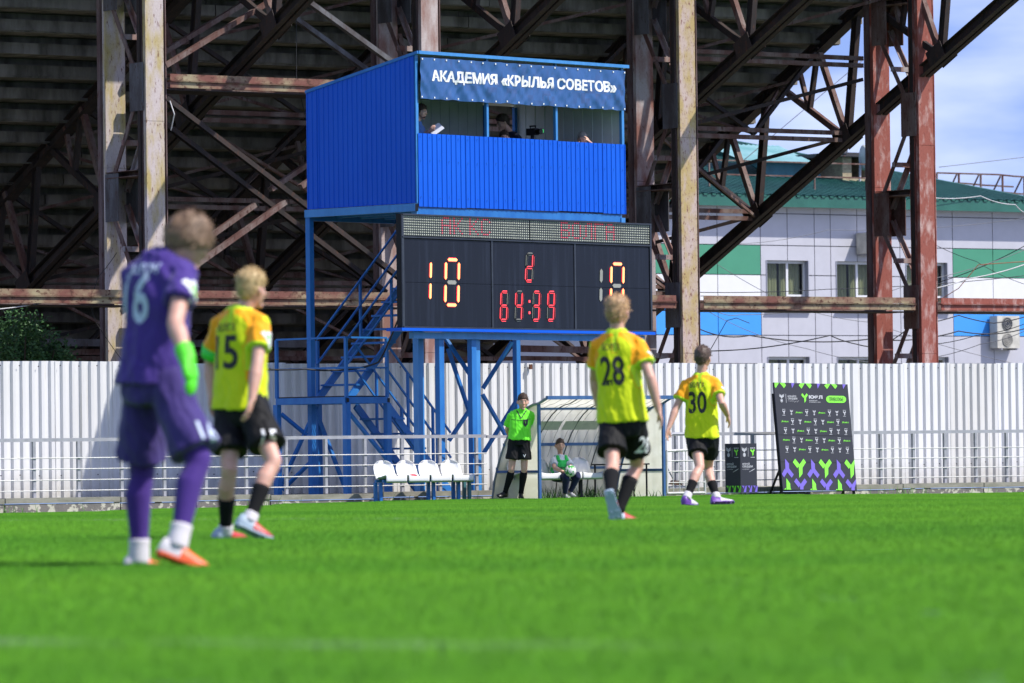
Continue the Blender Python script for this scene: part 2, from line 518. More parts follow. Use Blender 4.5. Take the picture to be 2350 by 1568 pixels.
# ================================================================== WHITE SHEET FENCE
FC = 95.0
def corr(p, ud, n, w, z0, z1, pitch, lo, sl, dep, t1=None):
    """profiled sheet: list of strips; p at left, ud along, n outward; z1..t1 top heights left/right"""
    mb = MB()
    pts = []
    x = 0.0
    while x < w - 1e-4:
        for a, d in ((0, dep), (lo, dep), (lo + sl, 0), (pitch - sl, 0)):
            if x + a <= w: pts.append((x + a, d))
        x += pitch
    pts.append((w, dep))
    t1 = z1 if t1 is None else t1
    rows = []
    for a, d in pts:
        b = p + ud * a + n * d
        zt = z1 + (t1 - z1) * a / w
        rows.append([V3((b.x, b.y, z0)), V3((b.x, b.y, zt))])
    nn = len(rows)
    vs = [r[0] for r in rows] + [r[1] for r in rows]
    back = [v - n * 0.004 for v in vs]
    fs = [(i, i + 1, nn + i + 1, nn + i) for i in range(nn - 1)]
    m2 = 2 * nn
    fs += [(m2 + i, m2 + nn + i, m2 + nn + i + 1, m2 + i + 1) for i in range(nn - 1)]
    fs += [(nn + i, nn + i + 1, m2 + nn + i + 1, m2 + nn + i) for i in range(nn - 1)]
    mb.add(vs + back, fs)
    return mb
fl0 = V3((-16.5, line_y(FC, -16.5), 0))
fence = thing('sheet_fence', 'long white profiled metal sheet fence behind the railing and blue tower', 'fence', fl0 + U * 18)
SW = 1.17
scr = MB()
for i in range(36):
    p = fl0 + U * (SW * i) - V * 0.0
    zt = 2.275 + R.uniform(-0.012, 0.012) + (0.03 if i < 11 else 0)
    lean = V * (0.006 * (i % 2) + R.uniform(0, .012))
    mb = corr(p + lean, U, -V, SW + 0.03, -0.03, zt, 0.186, 0.058, 0.022, 0.045, zt + R.uniform(-.008, .008))
    mb.build('fence_sheet', MT[R.choice(('white_sheet', 'white_sheet', 'white_sheet_0', 'white_sheet_1'))], fence)
    for k in (0, 2, 4):
        for zz in (zt - 0.09, 0.35):
            scr.box(p + U * (0.12 + 0.186 * k + R.uniform(-.01, .01)) - V * 0.049 + UP * (zz + R.uniform(-.02, .02)), U * 0.009, V * 0.006, UP * 0.009)
scr.build('screws', MT['rubber'], fence, stuff=True)
for zz in (0.35, 1.95):
    MB().bar(fl0 + V * 0.05 + UP * zz, fl0 + U * 42 + V * 0.05 + UP * zz, 0.04, 0.06).build('fence_rail', MT['rust_mid'], fence)
for px, py in ((1218, 842), (306, 1080), (1137, 1108)):
    q = P(px, py, zl(FC, px) - 0.1)
    MB().box(q, U * 0.025, V * 0.02, UP * 0.045).build('rust_bracket', MT['rust_spot'], fence)

# ================================================================== RAILING
def railing(label, px0, px1, posts, m, grp=None):
    A = V3((P(px0, 1060, zl(KC, px0)).x, 0, 0)); A.y = line_y(KC, A.x)
    B = V3((P(px1, 1060, zl(KC, px1)).x, 0, 0)); B.y = line_y(KC, B.x)
    A += V * 0.1; B += V * 0.1
    t = thing('railing', label, 'railing', A, grp)
    MB().bar(A + UP * 0.925, B + UP * 0.925, 0.05, 0.055).build('top_rail', m, t)
    for px in posts:
        q = V3((P(px, 1060, zl(KC, px)).x, 0, 0)); q.y = line_y(KC, q.x)
        q += V * 0.1
        MB().bar(q + UP * 0.0, q + UP * 0.897, 0.05, 0.05, V).build('post', m, t)
    for z in (0.635, 0.46, 0.285, 0.115):
        MB().tube([A + UP * z - V * 0.034, B + UP * z - V * 0.034], 0.010, 6).build('rail_bar', MT['white_rail'], t)
    return t
railing('light grey railing with four thin bars between goalkeeper and referee', -60, 1122,
        [-18, 85, 187, 286, 384, 479, 572, 664, 755, 845, 930, 1017, 1101], MT['grey_rail'])
railing('grey railing with four thin bars behind the dark sponsor board', 1548, 2440,
        [1560, 1655, 1735, 1812, 1888, 1960, 2029, 2104, 2176, 2247, 2318, 2388], MT['grey_rail'])
A = P(1124, 1002, zl(KC, 1124)); B = P(1190, 1002, zl(KC, 1190))
o = MB().bar(A + V * .1, B + V * .1, 0.05, 0.045).build('rail_stub', MT['grey_rail'])
tag(base(o), 'short rail end sticking out behind the referee', 'rail')

# ================================================================== RUSTY STADIUM STAND
C0 = 101.8
def colpos(px):
    """foot of a column line point seen at px"""
    Z = zl(C0, px)
    q = P(px, 1000, Z); return V3((q.x, q.y, 0))
stand = thing('stadium_stand', 'huge rusty steel framed stadium stand seen from below its concrete steps', 'stadium stand', colpos(985))
NZ = [(-0.45, 1), (1.58, 0), (3.57, 1), (5.53, 0), (7.55, 1), (9.5, 0), (11.5, 1)]  # lacing nodes (z, front?)
def lattice_column(px, mf, mr):
    q = colpos(px)
    H = 11.6
    dv = V * 1.44
    side = MT['flange'] if px < 1900 else MT['col_4']
    # front leg: box face with a wider back plate whose flanges show either side
    fl = MB()
    for z0, z1 in ((-0.1, 2.6), (2.606, 6.9), (6.906, H)):
        fl.box(q + UP * (z0 + z1) / 2, U * 0.195, V * 0.05, UP * (z1 - z0) / 2)
    lc = fl.build('lattice_column', mf, stand)
    MB().box(q + V * 0.12 + U * .07 + UP * H / 2, U * 0.255, V * 0.012, UP * (H / 2 + .1)).box(q + V * 0.25 + U * .07 + UP * H / 2, U * 0.265, V * 0.012, UP * (H / 2 + .1)) \
        .box(q + V * 0.07 + UP * H / 2 + U * 0.29, U * 0.010, V * 0.045, UP * (H / 2 + .1)).box(q + V * .185 - U * .18 + UP * H / 2, U * .012, V * .05, UP * (H / 2 + .1)).build('flange', side, lc)
    MB().box(q + V * 0.17 + UP * H / 2, U * 0.22, V * 0.045, UP * (H / 2 + .1)).build('web', MT['rust_dark'], lc)
    r = q + dv
    rl_ = MB()
    for z0, z1 in ((-0.1, 1.9), (1.906, 6.1), (6.106, H)):
        rl_.box(r + UP * (z0 + z1) / 2 , U * 0.215, V * 0.05, UP * (z1 - z0) / 2)
    rl_.build('rear_leg', mr, lc)
    MB().box(r + V * 0.12 + U * .06 + UP * H / 2, U * 0.26, V * 0.012, UP * (H / 2 + .1)).box(r + V * 0.2 + UP * H / 2, U * 0.21, V * 0.06, UP * (H / 2 + .1)).build('rear_flange', MT['flange'], lc)
    for (za, fa), (zb, fb) in zip(NZ[:-1], NZ[1:]):
        for s in (-1, 1):
            e = U * (0.21 * s)
            a = q + V * (0.2 if fa else 1.29) + e + UP * (za + (0.12 if za < zb else -.12))
            b = q + V * (0.2 if fb else 1.29) + e + UP * (zb - 0.12)
            MB().bar(a, b, 0.02, 0.10, V).bar(a + V * .045 - U * (.04 * s), b + V * .045 - U * (.04 * s), 0.07, 0.016, V).build('lacing_bar', MT['col_mix'] if s > 0 else MT['rust_mid'], lc)
        m_ = q + V * 0.75 + UP * ((za + zb) / 2)
        MB().bar(m_ - U * 0.24, m_ + U * 0.24, 0.07, 0.10).build('tie', MT['col_mix'], lc)
    for z, f in NZ[1:-1]:
        s0 = q + V * (0.24 if f else 1.17) + UP * z
        MB().box(s0 - U * 0.225, U * 0.008, V * 0.24, UP * 0.45).box(s0 + U * 0.225, U * 0.008, V * 0.24, UP * 0.45).build('gusset', MT['grey_steel'] if px < 1900 else MT['rust_mid'], lc)
        if not f:
            MB().sec(q + V * 0.25 + UP * (z + 0.42), q + V * 1.37 + UP * (z + 0.42), 'I', 0.5, 0.12).build('strut', MT['rust_mid'], lc)
COLS = [(-302, 'col_2', 'col_mix'), (361, 'col_1', 'col_1'), (994, 'col_2', 'col_2'), (1585, 'col_3', 'col_mix'), (2132, 'col_4', 'col_4')]
for px, a, b in COLS: lattice_column(px, MT[a], MT[b])
CQ = [colpos(c[0]) for c in COLS]
# horizontal beams on the column nodes
def beam(a, b, m, h=0.12):
    mb = MB()
    mb.sec(a + UP * 0.075, b + UP * 0.075, 'C', 0.12, h, t=0.012)
    mb.sec(a - UP * 0.062, b - UP * 0.062, 'C', 0.12, h, t=0.012)
    mb.bar(a - V * .02, b - V * .02, 0.16, 0.012)
    o = mb.build('beam', m, stand)
    mb = MB()
    L_ = (b - a).length
    k = 0.4
    while k < L_ - 0.5:
        mb.box(a + (b - a).normalized() * k - V * 0.07 - UP * .0, U * R.uniform(.05, .3), V * 0.03, UP * 0.009)
        k += R.uniform(0.6, 1.6)
    mb.build('seat_plates', m, o, stuff=True)
    MB().sec(a + V * 0.95 - UP * 0.02, b + V * 0.95 - UP * 0.02, 'C', 0.10, 0.2).build('rear_beam', MT['rust_mid'], o)
    MB().bar(a + V * 0.45 - UP * 0.155, b + V * 0.45 - UP * 0.155, 0.9, 0.02).build('walk_plate', MT['rust_dark'], o)
for i in range(len(CQ) - 1):
    a, b = CQ[i] + U * 0.33 - V * 0.0, CQ[i + 1] - U * 0.36
    beam(a + UP * 3.62, b + UP * 3.62, MT['beam_paint'])
beam(CQ[4] + U * 0.33 + UP * 3.62, CQ[4] + U * 5.5 + UP * 3.62, MT['col_4'])
beam(CQ[1] + U * 0.33 + UP * 7.66, CQ[2] - U * 0.36 + UP * 7.66, MT['beam_paint'])
# cross bracing, two planes, second bay
def brace(a, b, m, h=0.13):
    MB().sec(a, b, 'C', 0.09, h, up=V).bar(a + V * .07 + UP * .01, b + V * .07 + UP * .01, 0.03, 0.05, V).build('brace', m, stand)
for k, dv in enumerate((0.08, 1.15)):
    l0, r1 = CQ[1] + U * .3 + V * dv, CQ[2] - U * .3 + V * dv
    up_, dn = (MT['rust_mid'], MT['rust_dark']) if k == 0 else (MT['rust_mid'], MT['rust_dark'])
    md_ = (l0 + r1) / 2
    brace(l0 + UP * 7.35, r1 + UP * 3.8, dn)
    brace(l0 + UP * 3.85, md_ + UP * 5.45 - U * 0.18, up_)
    brace(md_ + UP * 5.75 + U * 0.18, r1 + UP * 7.3, up_)
    brace(l0 + UP * 7.95, md_ + UP * 9.45 - U * .1, up_)
    brace(r1 + UP * 7.9, md_ + UP * 9.45 + U * .1, MT['grey_steel'])
# sloping raker trusses
RK = [604, 1150, 1690, 2131]
D0 = colpos(2131)
def rk(px, py):
    """photo point on the plane of the last raker -> (t along V, z)"""
    q = RP(px, py, D0, U)
    return ((q - D0).dot(V), q.z)
B1, B2 = rk(1945, 319), rk(1739, 499)
dT, dZ = B2[0] - B1[0], B2[1] - B1[1]
tp = {'Ta': rk(1967, 27), 'Tb': rk(1877, 112), 'Tc': rk(1787, 197), 'M': rk(1858, 257), 'Tm': rk(1833, 155)}
C_hi, C_lo = rk(2309, 0), None
def raker(px, last):
    q = colpos(px)
    def w(t, z): return q + V * t + UP * z
    sl = dZ / dT
    t0, t1 = B1[0] - 2.3 * dT, B1[0] + 3.9 * dT
    def bc(t): return w(t, B1[1] + sl * (t - B1[0]))
    o = MB().sec(bc(t0) - U * .09, bc(t1) - U * .09, 'C', 0.12, 0.22, up=V).sec(bc(t1) + U * .09, bc(t0) + U * .09, 'C', 0.12, 0.22, up=V).build('raker_truss', MT['rust_dark'], stand)
    st = (tp['Tc'][1] - tp['Ta'][1]) / (tp['Tc'][0] - tp['Ta'][0])
    def tc(t): return w(t, tp['Ta'][1] + st * (t - tp['Ta'][0]))
    ta = tp['Ta'][0]
    MB().sec(tc(ta - 0.9 * dT), tc(ta + 4.6 * dT), 'I', 0.26, 0.24, up=V).build('top_chord', MT['rust_dark'], o)
    for k in range(-1, 4):
        e = lambda n_: w(tp[n_][0] + k * dT, tp[n_][1] + k * dZ)
        b = bc(B1[0] + k * dT)
        MB().sec(b, e('Ta'), 'I', 0.12, 0.17, up=V).build('truss_strut', MT['rust_dark'], o)
        MB().sec(b, e('Tb'), 'C', 0.11, 0.12, up=V).build('truss_strut', MT['rust_mid'], o)
        MB().sec(b, e('Tc'), 'C', 0.10, 0.13, up=V).build('truss_strut', MT['rust_dark'] if k % 2 else MT['rust_mid'], o)
        MB().bar(e('Tb'), e('M'), 0.10, 0.09, V).build('hanger', MT['rust_dark'], o)
        MB().bar(e('Tm'), e('M'), 0.09, 0.08, V).build('hanger', MT['rust_mid'], o)
        for s in (-.17, .17):
            MB().box(b + U * s + UP * .05, U * 0.006, (V - UP * .5).normalized() * 0.26, (UP + V * .5).normalized() * 0.17).build('gusset', MT['rust_dark'], o)
    return q
RQ = [raker(px, i == 3) for i, px in enumerate(RK)]
# sway frames: a V from each purlin's middle up to the two top chords
for i in range(3):
    a, b = RQ[i], RQ[i + 1]
    for k in range(0, 4):
        t, z = B1[0] + k * dT, B1[1] + k * dZ
        m_ = (a + b) / 2 + V * t + UP * (z + .05)
        zt_ = tp['Tb'][1] + k * dZ
        for o_ in (a, b):
            MB().bar(m_, o_ + V * (tp['Tb'][0] + k * dT) + UP * zt_, .08, .09, V).build('sway_brace', MT['rust_dark'], stand)
            MB().bar(m_, o_ + V * (tp['Tc'][0] + k * dT) + UP * (zt_ + .5 * dZ), .05, .06, V).build('sway_brace', MT['rust_mid'], stand)
a, b = RQ[2], RQ[3]
for dz_ in (-.03, .12):
    t, z = 2.0, 8.72
    MB().sec(a.lerp(b, .12) + V * t + UP * (z + dz_), b + V * t + UP * (z + dz_), 'C', .09, .09).build('purlin', MT['rust_mid'], stand)
MB().bar(a + V * B1[0] + UP * B1[1], b + V * 2.0 + UP * 8.4, .06, .075).build('brace', MT['rust_dark'], stand)
# purlins and wind bracing between rakers
for i in range(3):
    a, b = RQ[i], RQ[i + 1]
    for k in range(0, 4):
        t, z = B1[0] + k * dT, B1[1] + k * dZ
        for dz_ in (-0.03, 0.12):
            MB().sec(a + V * t + UP * (z + dz_), b + V * t + UP * (z + dz_), 'C', 0.09, 0.09).build('purlin', MT['rust_mid'], stand)
        if k < 3 and i != 1:
            MB().bar(a + V * (t + dT) + UP * (z + dZ + .05), b + V * t + UP * (z + .05), 0.06, 0.075).build('brace', MT['rust_dark'], stand)
        if k < 3: MB().bar(a + V * t + UP * (z - .03), b + V * (t + dT) + UP * (z + dZ - .03), 0.05, 0.06).build('brace', MT['rust_mid'], stand)
        t2, z2 = tp['Tm'][0] + k * dT, tp['Tm'][1] + k * dZ
        MB().bar(a + V * t2 + UP * (z2 - .25), b + V * (t2 - dT) + UP * (z2 - dZ - .25), 0.05, 0.06).build('brace', MT['rust_mid'], stand)
# concrete seating steps, each unit its own piece
e0 = D0 + U * 0.55
s_hi = RP(1930, 101, e0, U); s_lo = RP(1548, 457, e0, U)
dt, dz = (s_lo - s_hi).dot(V) / 8, (s_lo.z - s_hi.z) / 8
spans = [-21.5, -15.6, -9.6, -5.2, 0.0]
tb, zb = (s_hi - e0).dot(V), s_hi.z
for k in range(-5, 23):
    t, z = tb + k * dt, zb + k * dz
    if z < 0.25: break
    for j in range(len(spans) - 1):
        a = e0 + U * (spans[j] + 0.012) + V * (t + R.uniform(-.012, .012)) + UP * (z + R.uniform(-.012, .012))
        Ln = spans[j + 1] - spans[j] - 0.024
        c = a + U * Ln / 2
        mb = MB()
        n = 10
        rows = []
        for i in range(n + 1):
            p = a + U * (Ln * i / n)
            rg = noise.noise(p * 3.1) * 0.012
            hh_ = -dz
            rows.append([p + UP * rg, p + UP * 0.21, p + V * 0.36 + UP * 0.22, p + V * 0.36 + UP * (hh_ - .02), p - V * (dt - .05) + UP * (hh_ - .02),
                         p - V * (dt - .05) + UP * (hh_ + .05), p + V * 0.46 + UP * (hh_ + .05), p + V * 0.46 + UP * rg])
        mb.loft(rows)
        mb.build('concrete_step', MT['concrete'], stand)
# walkway pipes and old ducts low under the stand
for px0, px1, y0, y1, dZ_, m, rr_ in ((-60, 720, 785, 790, 12, 'grey_steel', .075), (-60, 720, 806, 812, 12.4, 'rust_mid', .06), (-60, 730, 848, 852, 9, 'rust_mid', .07),
                                  (60, 730, 540, 552, 16, 'rust_mid', .07), (60, 720, 622, 632, 15, 'rust_mid', .06), (1180, 1480, 800, 806, 10, 'rust_mid', .07), (1180, 1480, 822, 826, 11, 'rust_mid', .05)):
    a, b = P(px0, y0, zl(C0, px0) + dZ_), P(px1, y1, zl(C0, px1) + dZ_)
    MB().bar(a, b, rr_ * 2, rr_ * 2).build('pipe', MT[m], stand)
# lower back wall of the stand
a = e0 + U * spans[0] + V * (tb + 22 * dt); b = e0 + V * (tb + 22 * dt)
MB().box((a + b) / 2 + UP * .6, (b - a) / 2, V * 0.1, UP * 0.9).build('back_wall', MT['concrete'], stand)
# ================================================================== COMMENTARY BOOTH ON ITS BLUE TOWER
BF = P(957, 472, 87.75)
_fr = P(1432, 490, 87.75 * 1.043)
ub = V3((_fr.x - BF.x, _fr.y - BF.y, 0)); BW = ub.length; ub.normalize()
vb = V3((-ub.y, ub.x, 0))
BD = 2.58
B0 = V3((BF.x, BF.y, 0))
def bp(a, b, z): return B0 + ub * a + vb * b + UP * z
ZF, ZT, ZR, ZS, ZB0, ZB1 = 4.85, 7.365, 6.85, 6.02, 6.60, 7.305   # floor, roof front, roof back, sill, banner
def roof(b): return ZT + (ZR - ZT) * b / BD
booth = thing('commentary_booth', 'blue sheet metal commentary booth on tall posts above the scoreboard', 'booth', B0)
BS, BL = MT['blue_sheet'], MT['blue_light']
# front apron, in sheets
SWB = 1.15
k = 0
a = 0.0
while a < BW - 0.01:
    w = min(SWB, BW - a)
    mb = corr(bp(a, -0.035, 0), ub, -vb, w + .01, ZF - 0.05 + R.uniform(-.01, .01), ZS + R.uniform(-.006, .006), 0.115, 0.014, 0.006, 0.012)
    mb.build('wall_sheet', BS, booth)
    a += SWB
scr = MB()
for i in range(23):
    for zz in (ZF + .1, ZF + .72, ZS - .06):
        scr.box(bp(0.06 + i * .23, -0.05, zz + R.uniform(-.02, .02)), ub * .006, vb * .005, UP * .006)
scr.build('screws', MT['blue_steel'], booth, stuff=True)
# left side wall, sloping top
b = 0.0
while b < BD - 0.01:
    w = min(SWB, BD - b)
    e = bp(-0.035, b + w, 0)
    mb = corr(e, -vb, -ub, w + .005, ZF - 0.0, roof(b + w), 0.115, 0.016, 0.007, 0.014, roof(b))
    mb.build('wall_sheet', BS, booth)
    b += SWB
# right side wall (we see its inside) and back wall either side of the door
def inner(p0, ud, n, w, z0, z1, t1=None, name='wall_sheet'):
    o = corr(p0, ud, n, w, z0, z1, 0.23, 0.012, 0.006, 0.010, t1).build(name, MT['sheet_in'], booth)
    return o
b = 0.0
while b < BD - .01:
    w = min(SWB, BD - b)
    inner(bp(BW - .03, b, 0), vb, -ub, w + .004, ZF, roof(b), roof(b + w))
    b += SWB
for aa, wd_ in ((.01, 1.15), (1.16, 1.15), (2.31, 1.15), (3.46, .86)): inner(bp(aa, BD - .02, 0), ub, -vb, wd_, ZF, ZR)
for aa in (4.34, 5.10):
    MB().bar(bp(aa, BD - .06, ZF), bp(aa, BD - .06, ZR - .05), .06, .06, ub).build('door_post', MT['blue_steel'], booth)
MB().bar(bp(4.37, BD - .02, ZF + 1.0), bp(5.08, BD - .02, ZF + 1.0), .04, .05).build('door_rail', MT['grey_rail'], booth)
# roof sheet, edge trim, floor, frame
mb = MB()
mb.add([bp(-.02, -.08, ZT + .03), bp(BW + .06, -.08, ZT + .03), bp(BW + .06, BD + .1, roof(BD + .1) + .03), bp(-.02, BD + .02, roof(BD + .1) + .03),
        bp(-.02, -.08, ZT - .0), bp(BW + .06, -.08, ZT - .0), bp(BW + .06, BD + .1, roof(BD + .1)), bp(-.02, BD + .02, roof(BD + .1))],
       [(0, 1, 2, 3), (7, 6, 5, 4), (0, 4, 5, 1), (1, 5, 6, 2), (2, 6, 7, 3), (3, 7, 4, 0)])
mb.build('roof', MT['sheet_in'], booth)
MB().bar(bp(-.02, -.10, ZT + .015), bp(BW + .06, -.10, ZT + .015), .03, .055).build('roof_trim', BL, booth)
MB().bar(bp(-.04, -.10, ZT + .015), bp(-.04, BD + .02, roof(BD) + .015), .03, .05).build('roof_trim', MT['blue_steel'], booth)
for aa in (0.0, 1.72, 3.45, BW - 0.03):
    o = MB().bar(bp(aa, 0.0, ZS if 0 < aa < BW - .1 else ZF), bp(aa, 0.0, ZT - .005), .06 if aa in (0.0, BW - .03) else .05, .06, vb).build('front_post', BL, booth)
mb = MB()
mb.box(bp(BW / 2, BD / 2, ZF - .03), ub * (BW / 2), vb * (BD / 2), UP * .02)
mb.build('floor', MT['black'], booth)
MB().bar(bp(-.04, -.03, ZF - .075), bp(-.04, BD + .04, ZF - .075), .08, .13).build('floor_beam', MT['blue_light'], booth)
MB().bar(bp(BW - .04, .05, ZF - .12), bp(BW - .04, BD + .04, ZF - .12), .08, .13).build('floor_beam', MT['blue_light'], booth)
for bb in (.03, BD):
    MB().bar(bp(.02, bb, ZF - .13), bp(BW - .1, bb, ZF - .13), .08, .13).build('floor_beam', MT['blue_steel'], booth)
for i in range(1, 9):
    MB().bar(bp(i * .58, .1, ZF - .1), bp(i * .58, BD - .1, ZF - .1), .05, .08).build('floor_joist', MT['blue_steel'], booth)
for (aa, bb, m) in ((0.05, 0.06, 'blue_light'), (0.0, BD, 'blue_steel'), (BW - .05, .02, 'blue_light'), (BW - .05, BD, 'blue_steel')):
    MB().bar(bp(aa, bb, -.05), bp(aa, bb, ZF - .12), .13 if aa == .05 else .10, .13 if aa == .05 else .10, ub).build('tower_post', MT[m], booth)
MB().box(bp(-.04, BD + .042, ZF - .075), ub * .035, vb * .003, UP * .06).box(bp(-.04, -.032, ZF - .075), ub * .035, vb * .003, UP * .06).build('tube_end', MT['black'], booth)
def strut(p0, p1, par, m='blue_steel', w=.05, name='brace'):
    return MB().bar(p0, p1, w, w, vb).build(name, MT[m], par)
Zb = lambda b_: 88.5 + b_
for x0, y0, x1, y1, zz in ((1022, 776, 1084, 868, 90.2), (1085, 930, 1030, 1012, 90.4), (1175, 785, 1108, 892, 91.5), (1107, 905, 1162, 1002, 91.5),
                           (645, 950, 720, 1012, 91.2), (716, 958, 640, 1125, 91.2), (722, 935, 792, 1120, 90.0), (724, 1050, 648, 1125, 91.0),
                           (795, 940, 925, 1100, 88.9), (1185, 920, 1110, 1040, 92.0), (1028, 800, 1095, 1000, 91.2)):
    strut(P(x0, y0, zz), P(x1, y1, zz), booth, 'blue_light' if x0 in (795, 1107) else 'blue_steel', .055)
# soffit banner hung under the roof inside, mirrored lettering reads backwards from here
TXT = {}
def text_mesh(s, w, h, bold=0.0, cut=None, align='L'):
    """flat letters fitted into w x h -> (list of 2-D verts, faces)"""
    key = (s, bold)
    if key not in TXT:
        cu_ = bpy.data.curves.new('letters', 'FONT')
        cu_.body = s
        cu_.offset = bold
        cu_.resolution_u = 3
        ob = bpy.data.objects.new('letters', cu_)
        COL.objects.link(ob)
        dg = bpy.context.evaluated_depsgraph_get()
        me_ = bpy.data.meshes.new_from_object(ob.evaluated_get(dg))
        vs = [(v.co.x, v.co.y) for v in me_.vertices]
        fs = [list(p.vertices) for p in me_.polygons]
        bpy.data.objects.remove(ob); bpy.data.curves.remove(cu_); bpy.data.meshes.remove(me_)
        TXT[key] = (vs, fs)
    vs, fs = TXT[key]
    x0, x1 = min(v[0] for v in vs), max(v[0] for v in vs)
    y0, y1 = min(v[1] for v in vs), max(v[1] for v in vs)
    return [((v[0] - x0) / (x1 - x0) * w, (v[1] - y0) / (y1 - y0) * h) for v in vs], [list(f) for f in fs]
def cut2d(vs, fs, step):
    """cut a flat 2-D mesh on a square grid so that it can follow a curved cloth"""
    bm = bmesh.new()
    bv = [bm.verts.new((x, y, 0)) for x, y in vs]
    for f in fs:
        try: bm.faces.new([bv[i] for i in f])
        except ValueError: pass
    for ax in (0, 1):
        lo_, hi_ = min(v[ax] for v in vs), max(v[ax] for v in vs)
        c_ = lo_ + step
        while c_ < hi_:
            no = (1, 0, 0) if ax == 0 else (0, 1, 0)
            co = (c_, 0, 0) if ax == 0 else (0, c_, 0)
            bmesh.ops.bisect_plane(bm, geom=bm.verts[:] + bm.edges[:] + bm.faces[:], plane_co=co, plane_no=no)
            c_ += step
    bm.verts.index_update()
    out = [(v.co.x, v.co.y) for v in bm.verts], [[v.index for v in f.verts] for f in bm.faces]
    bm.free()
    return out
def flat(vs, fs, o, xd, yd, n=V3((0, 0, 0))):
    return [o + xd * x + yd * y + n for x, y in vs], fs
M_white = mat('white print', (0.75, 0.75, 0.75), 0.55, var=0.02)
M_black = mat('black print', (0.012, 0.012, 0.015), 0.55, var=0.02)
MT['banner'] = None
m, n, l, b_ = nodes('navy banner vinyl')
v = pos(n, l, (1, 1, 1))
ck = n.new('ShaderNodeTexVoronoi'); ck.distance = 'CHEBYCHEV'; ck.inputs['Scale'].default_value = 11; ck.inputs['Randomness'].default_value = 0.15
l.new(v, ck.inputs['Vector'])
sepc = n.new('ShaderNodeSeparateColor'); l.new(ck.outputs['Color'], sepc.inputs['Color'])
big = ramp(n, l, tnoise(n, l, pos(n, l, (1.1, 1.1, 2.0)), 1.0, 2), 0.45, 0.62)
mm = n.new('ShaderNodeMath'); mm.operation = 'MULTIPLY'
l.new(ramp(n, l, sepc.outputs[0], 0.6, 0.65), mm.inputs[0]); l.new(big, mm.inputs[1])
c = mix(n, l, mm.outputs[0], (0.020, 0.088, 0.26), (0.022, 0.066, 0.19))
l.new(c, b_.inputs['Base Color']); b_.inputs['Roughness'].default_value = 0.35; b_.inputs['Specular IOR Level'].default_value = 0.6
MT['banner'] = m
def bwave(a_, z):
    t = (z - ZB0) / (ZB1 - ZB0)
    p = V3((a_ * 2.3, z * 1.5, 0))
    edge = 1.0 - 0.45 * t
    return (0.035 * noise.noise(p * 1.1) + 0.03 * noise.noise(V3((a_ * 5 + z * 4, z * 2.0, 3))) + 0.018 * noise.noise(V3((a_ * 11 - z * 7, z * 4, 7)))
            + 0.012 * noise.noise(V3((a_ * 26, z * 5, 9)))) * edge
def bpos(a_, z):
    sag = 0.012 * abs(math.sin(a_ * math.pi / 0.33)) * ((ZB1 - z) / (ZB1 - ZB0) - 0.5)
    return bp(a_, -.09 - bwave(a_, z), z + sag - 0.02 * (z - ZB0 < .2) * noise.noise(V3((a_ * 3, 0, 2))))
bn = MB()
na, nz = 170, 26
rows = [[bpos(0.03 + (BW - .06) * i / na, ZB0 + (ZB1 - ZB0) * j / nz) for i in range(na + 1)] for j in range(nz + 1)]
bn.add([p for r in rows for p in r], [(j * (na + 1) + i, j * (na + 1) + i + 1, (j + 1) * (na + 1) + i + 1, (j + 1) * (na + 1) + i) for j in range(nz) for i in range(na)])
banner = bn.build('banner', MT['banner'], smooth=True)
tag(base(banner), 'navy vinyl banner with white academy lettering along the booth front', 'banner')
vs, fs = text_mesh('АКАДЕМИЯ «КРЫЛЬЯ СОВЕТОВ»', 4.62, 0.225, bold=0.02)
vs, fs = cut2d(vs, fs, 0.05)
x0 = (986 - 957) / 475 * BW
lt = MB()
for q_, (dx, dy) in enumerate(((-.007, 0), (.007, 0), (0, .004), (0, -.004))):
    lt.add([bpos(0.285 + x + dx, ZB0 + 0.275 + y + dy) - vb * (0.004 + .0004 * q_) for x, y in vs], fs)
lt.build('lettering', M_white, banner, stuff=True)
ey = MB()
for i in range(18):
    aa = .06 + (BW - .12) * i / 17
    for z_ in (ZB0 + .03, ZB1 - .03):
        ey.box(bpos(aa, z_) - vb * .008, ub * .013, vb * .004, UP * .013)
ey.build('eyelets', M_white, banner, stuff=True)
inn = MB()
inn.add([bp(.1, .15, ZT - .42), bp(3.2, .15, ZT - .46), bp(2.6, 1.5, ZT - .36), bp(.1, 1.5, ZT - .34)], [(0, 1, 2, 3)])
inn.add([bp(.1, .15, ZT - .414), bp(3.2, .15, ZT - .454), bp(2.6, 1.5, ZT - .354), bp(.1, 1.5, ZT - .334)], [(3, 2, 1, 0)])
ib = inn.build('ceiling_banner', mat('grey blue banner', (0.12, 0.19, 0.24), 0.5))
tag(base(ib), 'grey blue banner with faint backward lettering under the booth ceiling', 'banner')
vs, fs = text_mesh('ЗЕНИСК', 1.75, 0.42, bold=0.03)
MB().add([bp(2.2 - x, .25 + y * 1.6, ZT - .422 - (2.2 - x) * .0125 + y * .09) for x, y in vs], fs).build('lettering', mat('pale print', (0.3, 0.42, 0.42), 0.5), ib, stuff=True)

